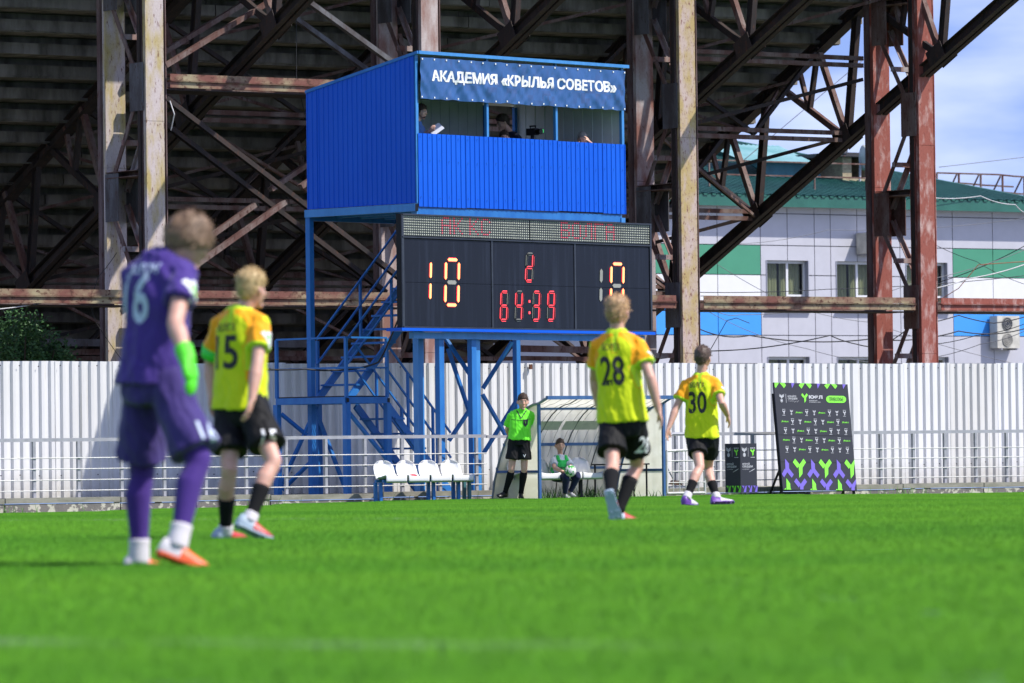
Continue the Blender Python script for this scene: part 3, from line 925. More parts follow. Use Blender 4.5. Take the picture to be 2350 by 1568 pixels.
# ================================================================== SCOREBOARD
SL = P(924, 752, 86.7)
SR = P(1495, 762, 86.7 * 1.0575)
us = V3((SR.x - SL.x, SR.y - SL.y, 0)); SWd = us.length; us.normalize()
vs_ = V3((-us.y, us.x, 0))
S0 = V3((SL.x, SL.y, 0))
SZ0, SZ1 = SL.z, P(924, 490, 86.7).z
SH = SZ1 - SZ0
def sp_(a, z, o=0.0): return S0 + us * a - vs_ * o + UP * z
sb = thing('scoreboard', 'large dark electronic scoreboard with red digits under the booth', 'scoreboard', S0 + us * SWd / 2)
M_cab = mat('scoreboard cabinet', (0.007, 0.008, 0.010), 0.45, var=0.1, spec=.2)
M_scr = mat('tinted display sheet', (0.010, 0.012, 0.020), 0.16, sc=(0.7, 0.7, 0.25), col2=(0.018, 0.024, 0.045), spec=0.35)
m, n, l, b_ = nodes('streaked display sheet')
st = ramp(n, l, tnoise(n, l, pos(n, l, (9, 9, 0.5)), 1.0, 4, 0.6), 0.5, 0.8)
c = mix(n, l, st, (0.006, 0.007, 0.012), (0.018, 0.022, 0.036))
l.new(c, b_.inputs['Base Color']); b_.inputs['Roughness'].default_value = 0.30; b_.inputs['Specular IOR Level'].default_value = 0.25
M_scr = m
TH = 0.10
MB().box(sp_(SWd / 2, SZ0 + SH / 2, -TH / 2 - .02), us * (SWd / 2), vs_ * (TH / 2), UP * (SH / 2)).build('cabinet', M_cab, sb)
zm = SZ0 + SH * 0.795          # between the text strip and the digit fields
cuts = [0.03, SWd * 0.348, SWd * 0.682, SWd - .03]
for i in range(3):
    a0_, a1_ = cuts[i] + .012, cuts[i + 1] - .012
    for z0_, z1_ in ((SZ0 + .03, SZ0 + (zm - SZ0) * .50), (SZ0 + (zm - SZ0) * .50 + .006, zm - .03)):
        MB().box(sp_((a0_ + a1_) / 2, (z0_ + z1_) / 2, -.008), us * ((a1_ - a0_) / 2), vs_ * .012, UP * ((z1_ - z0_) / 2)).build('display_panel', M_scr, sb)
MB().bar(sp_(0, SZ0 + .012, .01), sp_(SWd, SZ0 + .012, .01), .05, .024).bar(sp_(0, zm, .01), sp_(SWd, zm, .01), .05, .022).bar(sp_(0, SZ1 - .012, .01), sp_(SWd, SZ1 - .012, .01), .05, .024) \
    .bar(sp_(.012, SZ0, .01), sp_(.012, SZ1, .01), .024, .05, us).bar(sp_(SWd - .012, SZ0, .01), sp_(SWd - .012, SZ1, .01), .024, .05, us) \
    .bar(sp_(cuts[1], SZ0 + .02, .01), sp_(cuts[1], zm, .01), .012, .04, us).bar(sp_(cuts[2], SZ0 + .02, .01), sp_(cuts[2], zm, .01), .012, .04, us).build('edge_frame', mat('frame alloy', (0.06, 0.065, 0.075), 0.35, metal=0.6), sb)
# LED text strip
M_led0 = mat('unlit diode', (0.44, 0.47, 0.38), 0.4, var=0.1)
M_led1 = mat('lit red diode', (0.62, 0.06, 0.10), 0.4, var=0.02, emit=0.42)
FONT = {'А': '01110 10001 10001 11111 10001 10001 10001', 'К': '10001 10010 10100 11000 10100 10010 10001', 'С': '01110 10001 10000 10000 10000 10001 01110',
        'В': '11110 10001 10001 11110 10001 10001 11110', 'О': '01110 10001 10001 10001 10001 10001 01110', 'Л': '00111 01001 01001 01001 01001 01001 10001', 'Г': '11111 10000 10000 10000 10000 10000 10000'}
half = (SWd - .08) / 2
for hx, (word, startf) in enumerate((('АК КС', 0.30), ('ВОЛГА', 0.26))):
    a0_ = .03 + hx * (half + .02)
    MB().box(sp_(a0_ + half / 2, (zm + SZ1) / 2, -.006), us * (half / 2), vs_ * .012, UP * ((SZ1 - zm) / 2 - .025)).build('text_panel', mat('text panel', (0.03, 0.033, 0.03), 0.35), sb)
    nc, nr_ = 64, 8
    px_, pz_ = half / nc, (SZ1 - zm - .05) / nr_
    on = set()
    c0_ = int(nc * startf)
    for ch in word:
        if ch == ' ': c0_ += 2; continue
        for r_, row in enumerate(FONT[ch].split()):
            for cc, bit in enumerate(row):
                if bit == '1': on.add((c0_ + cc, r_))
        c0_ += 6
    u_, l_ = MB(), MB()
    for cc in range(nc):
        for r_ in range(nr_):
            q = sp_(a0_ + (cc + .5) * px_, SZ1 - .025 - (r_ + .5) * pz_, .010)
            t_ = l_ if (cc, r_) in on else u_
            e1, e2, w_ = us * px_ * .36, UP * pz_ * .34, vs_ * -.006
            t_.add([q - e1, q - e2, q + e1, q + e2, q + w_], [(0, 1, 4), (1, 2, 4), (2, 3, 4), (3, 0, 4)])
    u_.build('unlit_diodes', M_led0, sb, stuff=True)
    l_.build('lit_diodes', M_led1, sb, stuff=True)
# seven segment digits, each segment a row of diodes behind a bar
M_hot = mat('bright amber red segment', (1.0, 0.30, 0.10), 0.4, var=0.02, emit=1.5)
M_red = mat('red segment', (1.0, 0.07, 0.09), 0.4, var=0.02, emit=0.85)
M_rim = mat('dim red rim', (0.8, 0.02, 0.07), 0.4, var=0.02, emit=0.6)
M_off = mat('unlit segment', (0.30, 0.30, 0.26), 0.5, var=0.1)
SEG = {'0': 'abcdef', '1': 'bc', '2': 'abged', '3': 'abgcd', '4': 'fgbc', '5': 'afgcd', '6': 'afgedc', '8': 'abcdefg', '9': 'abcdfg'}
def spx(px, py):
    q = RP(px, py, S0, vs_)
    return (q - S0).dot(us), q.z
def digit(px, py, w, h, on, hot, only=None, th_=.052):
    a_, z_ = spx(px, py)
    sl = 0.035
    segs = {'a': ((0, h), (w, h)), 'b': ((w, h), (w, h / 2)), 'c': ((w, h / 2), (w, 0)), 'd': ((0, 0), (w, 0)), 'e': ((0, h / 2), (0, 0)), 'f': ((0, h), (0, h / 2)), 'g': ((0, h / 2), (w, h / 2))}
    for k_, (p, q) in segs.items():
        if only and k_ not in only: continue
        lit = k_ in on
        d = V3((q[0] - p[0], q[1] - p[1])); Ln = d.length; d /= Ln
        nn_ = V3((-d.y, d.x))
        g = .045 if h > .5 else .012
        def pt(s_, o_, lift): 
            x_, y_ = p[0] + d.x * s_ + nn_.x * o_, p[1] + d.y * s_ + nn_.y * o_
            return sp_(a_ + x_ + sl * (y_ / h), z_ + y_, lift)
        def bar_(t_, lift, m_, nm, par):
            hx_ = [pt(g, 0, lift), pt(g + t_, t_, lift), pt(Ln - g - t_, t_, lift), pt(Ln - g, 0, lift), pt(Ln - g - t_, -t_, lift), pt(g + t_, -t_, lift)]
            return MB().plate(hx_, -vs_, .008).build(nm, m_, par)
        o_ = bar_(th_ * .5, .006, M_off if not lit else (M_rim if hot else M_red), 'segment', sb)
        if lit and hot: bar_(th_ * .36, .015, M_hot, 'segment_core', o_)
        elif h < .5: bar_(th_ * .22, .015, M_cab, 'segment_core', o_)
digit(958, 692, .30, .70, 'bc', True, only='bc', th_=.060)
digit(1020, 700, .33, .76, SEG['0'], True, th_=.068)
digit(1206, 645, .17, .46, 'bged', False, th_=.048)
for x_, s_ in ((1148, '6'), (1182, '4'), (1222, '3'), (1256, '9')):
    digit(x_, 735, .165, .48, SEG[s_], False, th_=.046)
for y_ in (692, 718):
    a_, z_ = spx(1214, y_)
    MB().box(sp_(a_, z_, .01), us * .016, vs_ * .006, UP * .022).build('colon_dot', M_red, sb)
digit(1352, 698, .30, .66, '', False, only='bc', th_=.075)
digit(1400, 706, .33, .76, 'abcef', True, th_=.066)
# scoreboard stand
MB().bar(sp_(-.1, SZ0 - .03, -.1), sp_(SWd + .02, SZ0 - .03, -.1), .35, .05).build('support_beam', MT['blue_sheet'], sb)
MB().bar(sp_(.35, SZ0 - .12, -.12), sp_(SWd - .1, SZ0 - .12, -.12), .1, .11).build('support_beam', MT['blue_light'], sb)
for a_ in (1.1, 1.93, SWd - .5):
    MB().bar(sp_(a_, -.05, -.16), sp_(a_, SZ0 - .17, -.16), .10, .12, us).build('support_post', MT['blue_steel'], sb)
MB().bar(sp_(2.08, -.05, -.2), sp_(2.08, SZ0 - .17, -.2), .10, .10, us).build('support_post', MT['blue_light'], sb)

# ================================================================== STAIRCASE
N0 = P(795, 915, 88.2); N0.z = 0
def st(a, b, z): return N0 + ub * a + vb * b + UP * z
ZL = 1.56
stair = thing('staircase', 'blue steel stairs with landing and handrails climbing to the booth', 'staircase', N0)
BSn = MT['blue_steel']
MB().bar(st(0, 0, ZL), st(.98, 0, ZL), .06, .11).build('landing_beam', BSn, stair)
MB().bar(st(0, 0, ZL), st(0, 1.68, ZL), .06, .11).build('landing_beam', BSn, stair)
MB().bar(st(0, 1.68, ZL), st(.98, 1.68, ZL), .06, .11).build('landing_beam', BSn, stair)
MB().bar(st(.98, 0, ZL), st(.98, 1.68, ZL), .06, .11).build('landing_beam', BSn, stair)
mb = MB()
for i in range(24):
    mb.bar(st(.02 + i * .041, .03, ZL + .065), st(.02 + i * .041, 1.66, ZL + .065), .012, .02)
mb.build('landing_grating', MT['black'], stair, stuff=True)
for (a_, b_2) in ((0.0, 0.0), (.98, 0.0), (0.0, 1.68), (.98, 1.68)):
    MB().bar(st(a_, b_2, -.05), st(a_, b_2, ZL - .055), .10, .10, ub).build('landing_post', BSn, stair)
    MB().bar(st(a_, b_2, ZL + .055), st(a_, b_2, ZL + 1.05), .05, .05, ub).build('rail_post', BSn, stair)
for z_ in (ZL + .55, ZL + 1.06):
    MB().bar(st(0, 0, z_), st(.98, 0, z_), .035, .03).bar(st(0, 0, z_), st(0, 1.68, z_), .035, .03).build('handrail', BSn, stair)
MB().box(st(0, -.032, ZL), ub * .03, vb * .002, UP * .035).box(st(.98, -.032, ZL), ub * .03, vb * .002, UP * .035).build('tube_end', MT['black'], stair)
def flight(b0_, b1_, a0_, z0_, a1_, z1_, n_, skip=()):
    for b_3 in (b0_, b1_):
        MB().bar(st(a0_, b_3, z0_), st(a1_, b_3, z1_), .045, .13, UP).build('stringer', BSn, stair)
        for h_ in (.62, 1.05):
            MB().bar(st(a0_, b_3, z0_ + h_), st(a1_, b_3, z1_ + h_), .03, .03, UP).build('handrail', BSn, stair)
        for t_ in (.33, .72):
            MB().bar(st(a0_ + (a1_ - a0_) * t_, b_3, z0_ + (z1_ - z0_) * t_), st(a0_ + (a1_ - a0_) * t_, b_3, z0_ + (z1_ - z0_) * t_ + 1.05), .04, .04, ub).build('rail_post', BSn, stair)
    for i in range(1, n_):
        t_ = i / n_
        MB().box(st(a0_ + (a1_ - a0_) * t_, (b0_ + b1_) / 2, z0_ + (z1_ - z0_) * t_ + .02), ub * .11, vb * ((b1_ - b0_) / 2 + .06), UP * .017).build('tread', BSn, stair)
flight(.03, .78, 1.0, ZL - .08, 2.55, -.05, 6)
flight(.88, 1.64, .92, ZL + .02, 4.2, ZF - .12, 13)
# ================================================================== SEATS
def seat_mesh():
    """moulded stadium seat: x along the row, y to the back, z up, origin under the middle of the pan"""
    prof = [(-0.228, -0.085), (-0.236, -0.005), (-0.225, 0.012), (-0.17, 0.006), (-0.06, -0.018), (0.05, -0.022), (0.12, 0.005), (0.165, 0.06), (0.195, 0.14), (0.215, 0.215), (0.222, 0.262), (0.228, 0.275)]
    dense = []
    for (a, b), (c, d) in zip(prof[:-1], prof[1:]):
        dense += [(a, b), ((a + c) / 2, (b + d) / 2)]
    prof = dense + [prof[-1]]
    nw = 13
    rows = []
    for k, (y, z) in enumerate(prof):
        t = k / (len(prof) - 1)
        hw = 0.205 if z < .09 or y < 0 else 0.205 * math.sqrt(max(1 - ((z - .09) / .190) ** 3.2, 0.04))
        r = []
        for i in range(nw):
            s = -1 + 2 * i / (nw - 1)
            e = abs(s) ** 3
            lift = (0.025 * e if t < .45 and k > 1 else 0)
            fw = (-0.045 * e if t > .5 else 0)
            r.append(V3((s * hw, y + fw, z + lift)))
        rows.append(r)
    mb = MB()
    b = [p for r in rows for p in r]
    n_ = len(b)
    off = []
    for k, r in enumerate(rows):
        for p in r:
            off.append(p + V3((0, 0.006 if k > 5 else 0, -0.012)))
    fs = []
    for k in range(len(rows) - 1):
        for i in range(nw - 1):
            a = k * nw + i
            fs.append((a, a + 1, a + nw + 1, a + nw)); fs.append((n_ + a, n_ + a + nw, n_ + a + nw + 1, n_ + a + 1))
    rim = [k * nw for k in range(len(rows))] + [(len(rows) - 1) * nw + i for i in range(1, nw)] + [k * nw + nw - 1 for k in range(len(rows) - 2, -1, -1)] + [i for i in range(nw - 2, 0, -1)]
    for i in range(len(rim)):
        a, c = rim[i], rim[(i + 1) % len(rim)]
        fs.append((a, n_ + a, n_ + c, c))
    mb.add(b + off, fs)
    o = mb.build('seat', MT['white_plastic'], smooth=True)
    return o
seat0 = seat_mesh()
seat_me = seat0.data
bpy.data.objects.remove(seat0)
ROT_U = Matrix.Rotation(rad(35), 4, 'Z')
def put_seat(par, w):
    o = link('seat', seat_me, par)
    o.rotation_euler = (0, 0, rad(35))
    o.location = w - OFF[par]
    return o
def seat_row(label, px, py, Z, n, pitch, hz, legs, first_leg_green=False):
    q = P(px, py, Z)
    g = gz(q.x, q.y)
    q.z = g
    t = thing('seat_row', label, 'seat row', q, 'rows of white seats at the touchline')
    for i in range(n):
        put_seat(t, q + U * (pitch * i) + UP * hz)
    a, b = q - U * .2, q + U * (pitch * (n - 1) + .25)
    MB().bar(a + UP * (hz - .065) + V * .1, b + UP * (hz - .065) + V * .1, .05, .045).build('frame_rail', MT['blue_steel'], t)
    MB().bar(a + UP * (hz - .065) - V * .12, b + UP * (hz - .065) - V * .12, .05, .045).build('frame_rail', MT['blue_steel'], t)
    for i in range(n):
        MB().bar(q + U * (pitch * i) + UP * (hz - .038) - V * .17, q + U * (pitch * i) + UP * (hz - .038) + V * .14, .2, .012).build('bracket', MT['rubber'], t)
    for k, f in enumerate(legs):
        w = q + U * f
        m_ = MT['blue_steel']
        if first_leg_green and k == len(legs) - 1: m_ = mat('faded green blue paint', (0.06, 0.20, 0.24), 0.5)
        MB().bar(w - V * .05, w - V * .05 + UP * (hz - .09), .05, .05, V).build('leg', m_, t)
        MB().bar(w + V * .1, w + V * .1 + UP * (hz - .09), .05, .05, V).build('leg', m_, t)
    return t
seat_row('row of four white plastic seats on blue legs before the kerb', 893, 1147, 86.1, 4, .445, .41, (-.2, .85, 1.35, 1.57), True)
q = P(893, 1147, 86.1); q.z = gz(q.x, q.y); q = q + U * .46 + UP * .425 - V * .02
rc = MB().ell(q + UP * .0, U * .09, V * .06, UP * .03, 12, 6).build('red_cap', mat('red cloth', (0.55, 0.02, 0.04), 0.8), smooth=True)
tag(base(rc), 'small red cap lying on the second white seat from the left', 'cap')

# ================================================================== DUGOUT
MT['dug_blue'] = mat('faded navy blue frame', (0.022, 0.085, 0.24), .5, sc=(9, 9, 4), col2=(0.05, 0.13, 0.28))
DQ = P(1239, 1141, 86.5)
gD = -0.13
DL = 2.56
def dg(a, d, z): return V3((DQ.x, DQ.y, gD)) + U * a + V * d + UP * z
dug = thing('dugout', 'curved dugout shelter with blue frame and clouded plastic panels', 'shelter', dg(0, 0, 0))
prof = [(-.26, 1.665), (0, 1.575), (.16, 1.555), (.34, 1.50), (.52, 1.40), (.70, 1.26), (.86, 1.09), (1.0, .90), (1.12, .70), (1.22, .50), (1.30, .30), (1.37, .0)]
m, n, l, b_ = nodes('clouded polycarbonate')
fc = ramp(n, l, tnoise(n, l, pos(n, l, (1.5, 1.5, 3)), 1.0, 5, 0.6), 0.3, 0.7)
c = mix(n, l, fc, (0.90, 0.88, 0.74), (0.74, 0.71, 0.55))
l.new(c, b_.inputs['Base Color']); b_.inputs['Roughness'].default_value = 0.25
tr = n.new('ShaderNodeBsdfTranslucent'); l.new(c, tr.inputs['Color'])
tp_ = n.new('ShaderNodeBsdfTransparent'); tp_.inputs['Color'].default_value = (0.93, 0.92, 0.82, 1)
m1 = n.new('ShaderNodeMixShader'); m1.inputs[0].default_value = 0.82
m2 = n.new('ShaderNodeMixShader'); m2.inputs[0].default_value = 0.14
l.new(b_.outputs['BSDF'], m1.inputs[1]); l.new(tr.outputs['BSDF'], m1.inputs[2])
l.new(m1.outputs['Shader'], m2.inputs[1]); l.new(tp_.outputs['BSDF'], m2.inputs[2])
l.new(m2.outputs['Shader'], n['Material Output'].inputs['Surface'])
MT['poly'] = m
nb = 4
for i in range(nb):
    a0_, a1_ = DL * i / nb + .008, DL * (i + 1) / nb - .008
    mb = MB()
    rows = [[dg(a0_, d, z), dg(a1_, d, z)] for d, z in prof]
    vs = [p for r in rows for p in r]
    mb.add(vs, [(2 * k, 2 * k + 1, 2 * k + 3, 2 * k + 2) for k in range(len(prof) - 1)])
    mb.build('roof_panel', MT['poly'], dug, smooth=True)
for a_ in (0, DL):
    mb = MB()
    pts = [dg(a_, d, z - .01) for d, z in prof[1:]]
    mb.add([dg(a_, 0, 0)] + pts, [[0] + list(range(1, len(pts) + 1))])
    mb.build('side_panel', MT['poly'], dug)
    MB().bar(dg(a_, 0, 0), dg(a_, 0, 1.56), .045, .045, V).build('front_post', MT['dug_blue'], dug)
    MB().tube([dg(a_, d, z) for d, z in prof], .024, 6).build('side_arch', MT['dug_blue'] if a_ else mat('grey blue arch', (0.24, 0.28, 0.32), .5), dug)
    MB().bar(dg(a_, .02, .45), dg(a_, 1.22, .45), .03, .04).build('side_bar', MT['dug_blue'], dug)
for i in range(1, nb):
    MB().tube([dg(DL * i / nb, d, z - .004) for d, z in prof], .011, 6).build('panel_joint', mat('dark joint strip', (0.12, 0.12, 0.11), .6), dug)
for i in range(12):
    MB().tube([dg(DL * (i + .5) / 12, d, z - .006) for d, z in prof[:-3]], .0035, 4).build('panel_groove', mat('groove', (0.25, 0.25, 0.2), .6), dug)
for (d, z), m_, r_ in zip([prof[0], prof[3], prof[7], prof[9]], ('blue_steel', 'blue_steel', 'blue_steel', 'blue_steel'), (.03, .025, .025, .022)):
    MB().bar(dg(-.02, d, z), dg(DL + .02, d, z), r_ * 2, r_ * 2).build('cross_bar', MT['dug_blue'], dug)
for a0_, a1_ in ((.12, .95), (1.02, 1.75)):
    mb = MB()
    mb.add([dg(a0_, .66, 1.285), dg(a1_, .66, 1.285), dg(a1_, .80, 1.14), dg(a0_, .80, 1.14)], [(0, 1, 2, 3)])
    mb.build('sticker_strip', mat('faded sticker', (0.52, 0.50, 0.43), .6, sc=(9, 9, 9), col2=(.64, .61, .52)), dug)
q = dg(.12, .72, 0)
dr = thing('seat_row', 'row of four white seats inside the curved dugout behind the ball boy', 'seat row', q, 'rows of white seats at the touchline')
for i in range(4):
    put_seat(dr, dg(.14 + .43 * i, .70, .40))
MB().bar(dg(-.0, .72, .34), dg(1.75, .72, .34), .05, .05).build('frame_rail', MT['dug_blue'], dr)
for a_ in (.5, 1.35):
    MB().bar(dg(a_, .72, 0), dg(a_, .72, .32), .05, .05, V).build('leg', MT['rubber'], dr)
# black table in the dugout's right end
tq = dg(1.62, .35, 0)
tb_ = thing('small_table', 'thin black metal table standing in the right end of the dugout', 'table', tq)
MB().box(dg(1.95, .4, .55), U * .45, V * .22, UP * .012).build('table_top', MT['black'], tb_)
for a_, d_ in ((1.55, .22), (2.36, .22), (1.55, .58), (2.36, .58)):
    MB().bar(dg(a_, d_, 0), dg(a_, d_, .54), .022, .022, V).build('leg', MT['black'], tb_)
# weeds at the back of the dugout
mb = MB()
for i in range(260):
    w = dg(R.uniform(.05, DL), R.uniform(.75, 1.15) if i < 200 else R.uniform(-.1, .2), 0)
    h = R.uniform(.08, .26) * (1 if i < 200 else .6)
    d_ = V3((R.uniform(-.1, .1), R.uniform(-.1, .1), h))
    s_ = U * .007
    mb.add([w - s_, w + s_, w + d_ * .6 + s_ * .7, w + d_ * .6 - s_ * .7, w + d_ + V3((R.uniform(-.05, .05), 0, -.01))], [(0, 1, 2, 3), (3, 2, 4)])
wd = mb.build('weeds', mat('weed green', (0.07, 0.16, 0.03), .7), stuff=True)
mb = MB()
for i in range(150):
    x_ = R.uniform(-8.2, 9.4)
    if R.random() < .75: x_ = R.choice((-8.05, -4.1, 4.1, 7.0, 1.7)) + R.gauss(0, .25)
    w = V3((x_, line_y(KC - .16, x_), gz(x_, line_y(KC, x_))))
    h = R.uniform(.05, .20)
    d_ = V3((R.uniform(-.06, .06), R.uniform(-.06, .06), h)); s_ = U * .006
    mb.add([w - s_, w + s_, w + d_ * .6 + s_ * .7, w + d_ * .6 - s_ * .7, w + d_ + V3((R.uniform(-.04, .04), 0, 0))], [(0, 1, 2, 3), (3, 2, 4)])
mb.build('kerb_grass', mat('kerb grass green', (0.09, 0.22, 0.03), .7), stuff=True)

# ================================================================== SPONSOR BOARD
def quadmap(Q):
    """crop pixel -> unit square by inverse bilinear on corners TL TR BR BL (near-affine)"""
    (x0, y0), (x1, y1), (x2, y2), (x3, y3) = Q
    def f(x, y):
        s, t = .5, .5
        for _ in range(12):
            X = (1 - s) * (1 - t) * x0 + s * (1 - t) * x1 + s * t * x2 + (1 - s) * t * x3
            Y = (1 - s) * (1 - t) * y0 + s * (1 - t) * y1 + s * t * y2 + (1 - s) * t * y3
            dXs, dXt = (1 - t) * (x1 - x0) + t * (x2 - x3), (1 - s) * (x3 - x0) + s * (x2 - x1)
            dYs, dYt = (1 - t) * (y1 - y0) + t * (y2 - y3), (1 - s) * (y3 - y0) + s * (y2 - y1)
            D = dXs * dYt - dXt * dYs
            s += ((x - X) * dYt - dXt * (y - Y)) / D
            t += (dXs * (y - Y) - (x - X) * dYs) / D
        return s, t
    return f
M_green = mat('bright green print', (0.22, 0.80, 0.045), .5, var=.01)
M_purple = mat('violet print', (0.17, 0.115, 0.55), .5, var=.01)
M_board = mat('dark slate board print', (0.036, 0.038, 0.050), .55, var=.03, spec=.25)
M_pale = mat('pale grey print', (0.5, 0.5, 0.53), .5, var=.01)
bl = P(1797, 1124, 90.6); br = P(1967, 1126, 90.6 + .7 * (170 / 12000 * 91.0))
tl = P(1776, 878, bl.y + .26)
bu = (br - bl); BWID = bu.length; bu.normalize()
bup = tl - bl; BHEI = bup.length; bup.normalize()
bup = (bup - bu * bup.dot(bu)).normalized()
bno = bu.cross(bup).normalized()
if bno.y > 0: bno = -bno
bd = thing('sponsor_board', 'dark leaning sponsor board with green and violet Y shapes by the railing', 'sign board', V3((bl.x, bl.y, bl.z)) + bu * BWID / 2)
MB().box(bl + bu * BWID / 2 + bup * BHEI / 2 - bno * .02, bu * BWID / 2, bup * BHEI / 2, bno * .018).build('panel', M_board, bd)
for zf in (.26, .512):
    MB().bar(bl + bup * BHEI * zf - bno * .0005, bl + bu * BWID + bup * BHEI * zf - bno * .0005, .004, .004, bno).build('panel_seam', MT['black'], bd)
for a_ in (0.01, BWID - .03):
    MB().bar(bl + bu * a_ - bup * .05 - bno * .06, bl + bu * a_ + bup * BHEI * .9 - bno * .06, .035, .04, bno).build('frame_post', MT['black'], bd)
    MB().bar(bl + bu * a_ + bup * .34 - bno * .08, bl + bu * a_ - bno * .42 + UP * (-.04), .03, .03, bu).build('prop', MT['black'], bd)
qm = quadmap([(158, 122), (1052, 130), (1168, 1400), (260, 1402)])
def bpt(x, y, o=.003):
    s, t = qm(x, y)
    s, t = min(max(s, 0.002), .998), min(max(t, 0.001), .999)
    return bl + bu * (BWID * s) + bup * (BHEI * (1 - t)) + bno * o
prints = {'g': MB(), 'w': MB(), 'p': MB(), 'd': MB()}
def poly(k, pts, o=.003): prints[k].add([bpt(x, y, o) for x, y in pts], [list(range(len(pts)))])
def words(k, s, x0, x1, y0, y1, bold=.02, sh=0.0, o=.003):
    vs, fs = text_mesh(s, 1, 1, bold)
    prints[k].add([bpt(x0 + (x1 - x0) * x + sh * (1 - y), y1 - (y1 - y0) * y, o) for x, y in vs], fs)
YS = [(380, 1073), (407, 1030), (462, 1098), (510, 1030), (540, 1072), (497, 1137), (497, 1208), (459, 1260), (451, 1120), (435, 1143)]
def yshape(k, ox, oy, sx=1.0, sy=None, flip=False, o=.003):
    sy = sy or sx
    pts = []
    for x, y in YS:
        x_, y_ = (x - 460) * sx, (y - 1145) * sy
        if flip: y_ = -y_; x_ = x_
        pts.append((ox + x_, oy + y_))
    poly(k, pts[::-1] if flip else pts, o)
for i in range(3):
    d = 315 * i
    yshape('g', 460 + d, 1145)
    pp = [(285, 1032), (333, 1088), (335, 1148), (390, 1220), (365, 1260), (312, 1195), (272, 1258), (240, 1215), (282, 1150), (290, 1165)]
    poly('p', [(x + d, y) for x, y in pp if True])
    poly('g', [(x + d, y) for x, y in [(300, 1265), (346, 1330), (349, 1384), (360, 1400), (303, 1400)]])
    poly('g', [(x + d, y) for x, y in [(272, 1400), (290, 1382), (300, 1400)]])
    poly('p', [(x + d, y) for x, y in [(394, 1305), (421, 1264), (475, 1330), (522, 1264), (552, 1305), (508, 1366), (508, 1398), (467, 1398), (464, 1352), (450, 1376)]])
for (a_, pts) in ((0, [(160, 124), (219, 124), (180, 188), (166, 165)]), (0, [(222, 124), (282, 124), (302, 152), (278, 188)]),):
    pass
for d in (0, 310, 620):
    if d: poly('g', [(480 - 310 + d, 126), (528 - 310 + d, 126), (490 - 310 + d, 190), (456 - 310 + d, 150)])
    else: poly('g', [(166, 125), (219, 125), (180, 188), (168, 172)])
    poly('g', [(228 + d, 126), (284 + d, 126), (303 + d, 152), (279 + d, 188)])
    poly('p', [(365 + d, 127), (407 + d, 127), (376 + d, 188)])
def eagle(k, cx, cy, s):
    for sg in (-1, 1):
        for j in range(3):
            poly(k, [(cx + sg * s * (.06 + .0 * j), cy - s * (.05 + .1 * j)), (cx + sg * s * .30, cy - s * (.16 + .15 * j)), (cx + sg * s * (.36 + .03 * j), cy - s * (.34 + .15 * j)), (cx + sg * s * (.10), cy - s * (.16 + .1 * j))][::sg])
        poly(k, [(cx + sg * s * .02, cy - s * .30), (cx + sg * s * .12, cy - s * .52), (cx + sg * s * .17, cy - s * .40), (cx + sg * s * .07, cy - s * .2)][::sg])
    poly(k, [(cx - s * .07, cy - s * .30), (cx + s * .07, cy - s * .30), (cx + s * .10, cy), (cx, cy + s * .12), (cx - s * .10, cy)])
    n_ = 12
    out = [(cx + s * .20 * math.cos(i * 2 * math.pi / n_), cy + s * .42 + s * .27 * math.sin(i * 2 * math.pi / n_)) for i in range(n_)]
    poly(k, out[::-1])
    poly('d', [(cx + s * .155 * math.cos(i * 2 * math.pi / n_), cy + s * .42 + s * .215 * math.sin(i * 2 * math.pi / n_)) for i in range(n_)][::-1], .0045)
    poly(k, [(cx + s * .12 * math.cos(i * 2 * math.pi / n_), cy + s * .42 + s * .165 * math.sin(i * 2 * math.pi / n_)) for i in range(n_)][::-1], .006)
eagle('w', 250, 305, 80)
poly('w', [(297, 258), (301, 258), (308, 362), (304, 362)])
words('w', 'ИГРАЙТЕ', 322, 425, 270, 294, .03, 2); words('w', 'СЕРДЦЕМ', 324, 437, 300, 326, .03, 2); words('w', 'Н. П. СИМОНЯН', 327, 400, 336, 345, .01)
for (x, y, x2, y2) in ((400, 356, 425, 338), (425, 338, 432, 352), (432, 352, 456, 334)):
    poly('w', [(x, y), (x2, y2), (x2 + 1, y2 + 3), (x + 1, y + 3)][::-1])
yshape('g', 526, 303, .50, .50)
words('w', 'ЮФЛ', 577, 742, 266, 312, .06, 3); words('w', 'ЮНОШЕСКАЯ', 582, 680, 325, 338, .02, 1); words('w', 'ФУТБОЛЬНАЯ ЛИГА', 584, 722, 344, 357, .02, 1)
pill = [(830 + 42 * math.cos(t), 312 + 42 * math.sin(t)) for t in [math.pi / 2 + i * math.pi / 8 for i in range(9)]] + [(990 + 42 * math.cos(t), 312 + 42 * math.sin(t)) for t in [-math.pi / 2 + i * math.pi / 8 for i in range(9)]]
poly('g', pill[::-1])
words('d', 'ПРИВОЛЖЬЕ', 825, 997, 288, 336, .01, 2, .006)
for r_, (yy, sx, seq) in enumerate(((478, 275, 'YEUYEUYEY'), (588, 287, 'UYEUYEUYU'), (698, 293, 'YEUYEUYEY'), (808, 303, 'UYEUYEUYU'), (920, 311, 'YEUYEUYEY'))):
    for i, ch in enumerate(seq):
        cx = sx + i * 92.0
        if ch == 'Y':
            yshape('w', cx, yy + 2, .24, .24); words('w', 'ЮФЛ', cx - 18, cx + 18, yy - 40, yy - 30, .06); poly('w', [(cx - 17, yy + 33), (cx - 17, yy + 38), (cx + 17, yy + 38), (cx + 17, yy + 33)])
        elif ch == 'E': eagle('w', cx, yy - 2, 50)
        else: words('g', 'yflrussia.ru', cx - 41, cx + 41, yy - 13, yy + 14, .02)
for k, m_ in (('g', M_green), ('w', M_pale), ('p', M_purple), ('d', M_board)):
    prints[k].build('print', m_, bd, stuff=True)

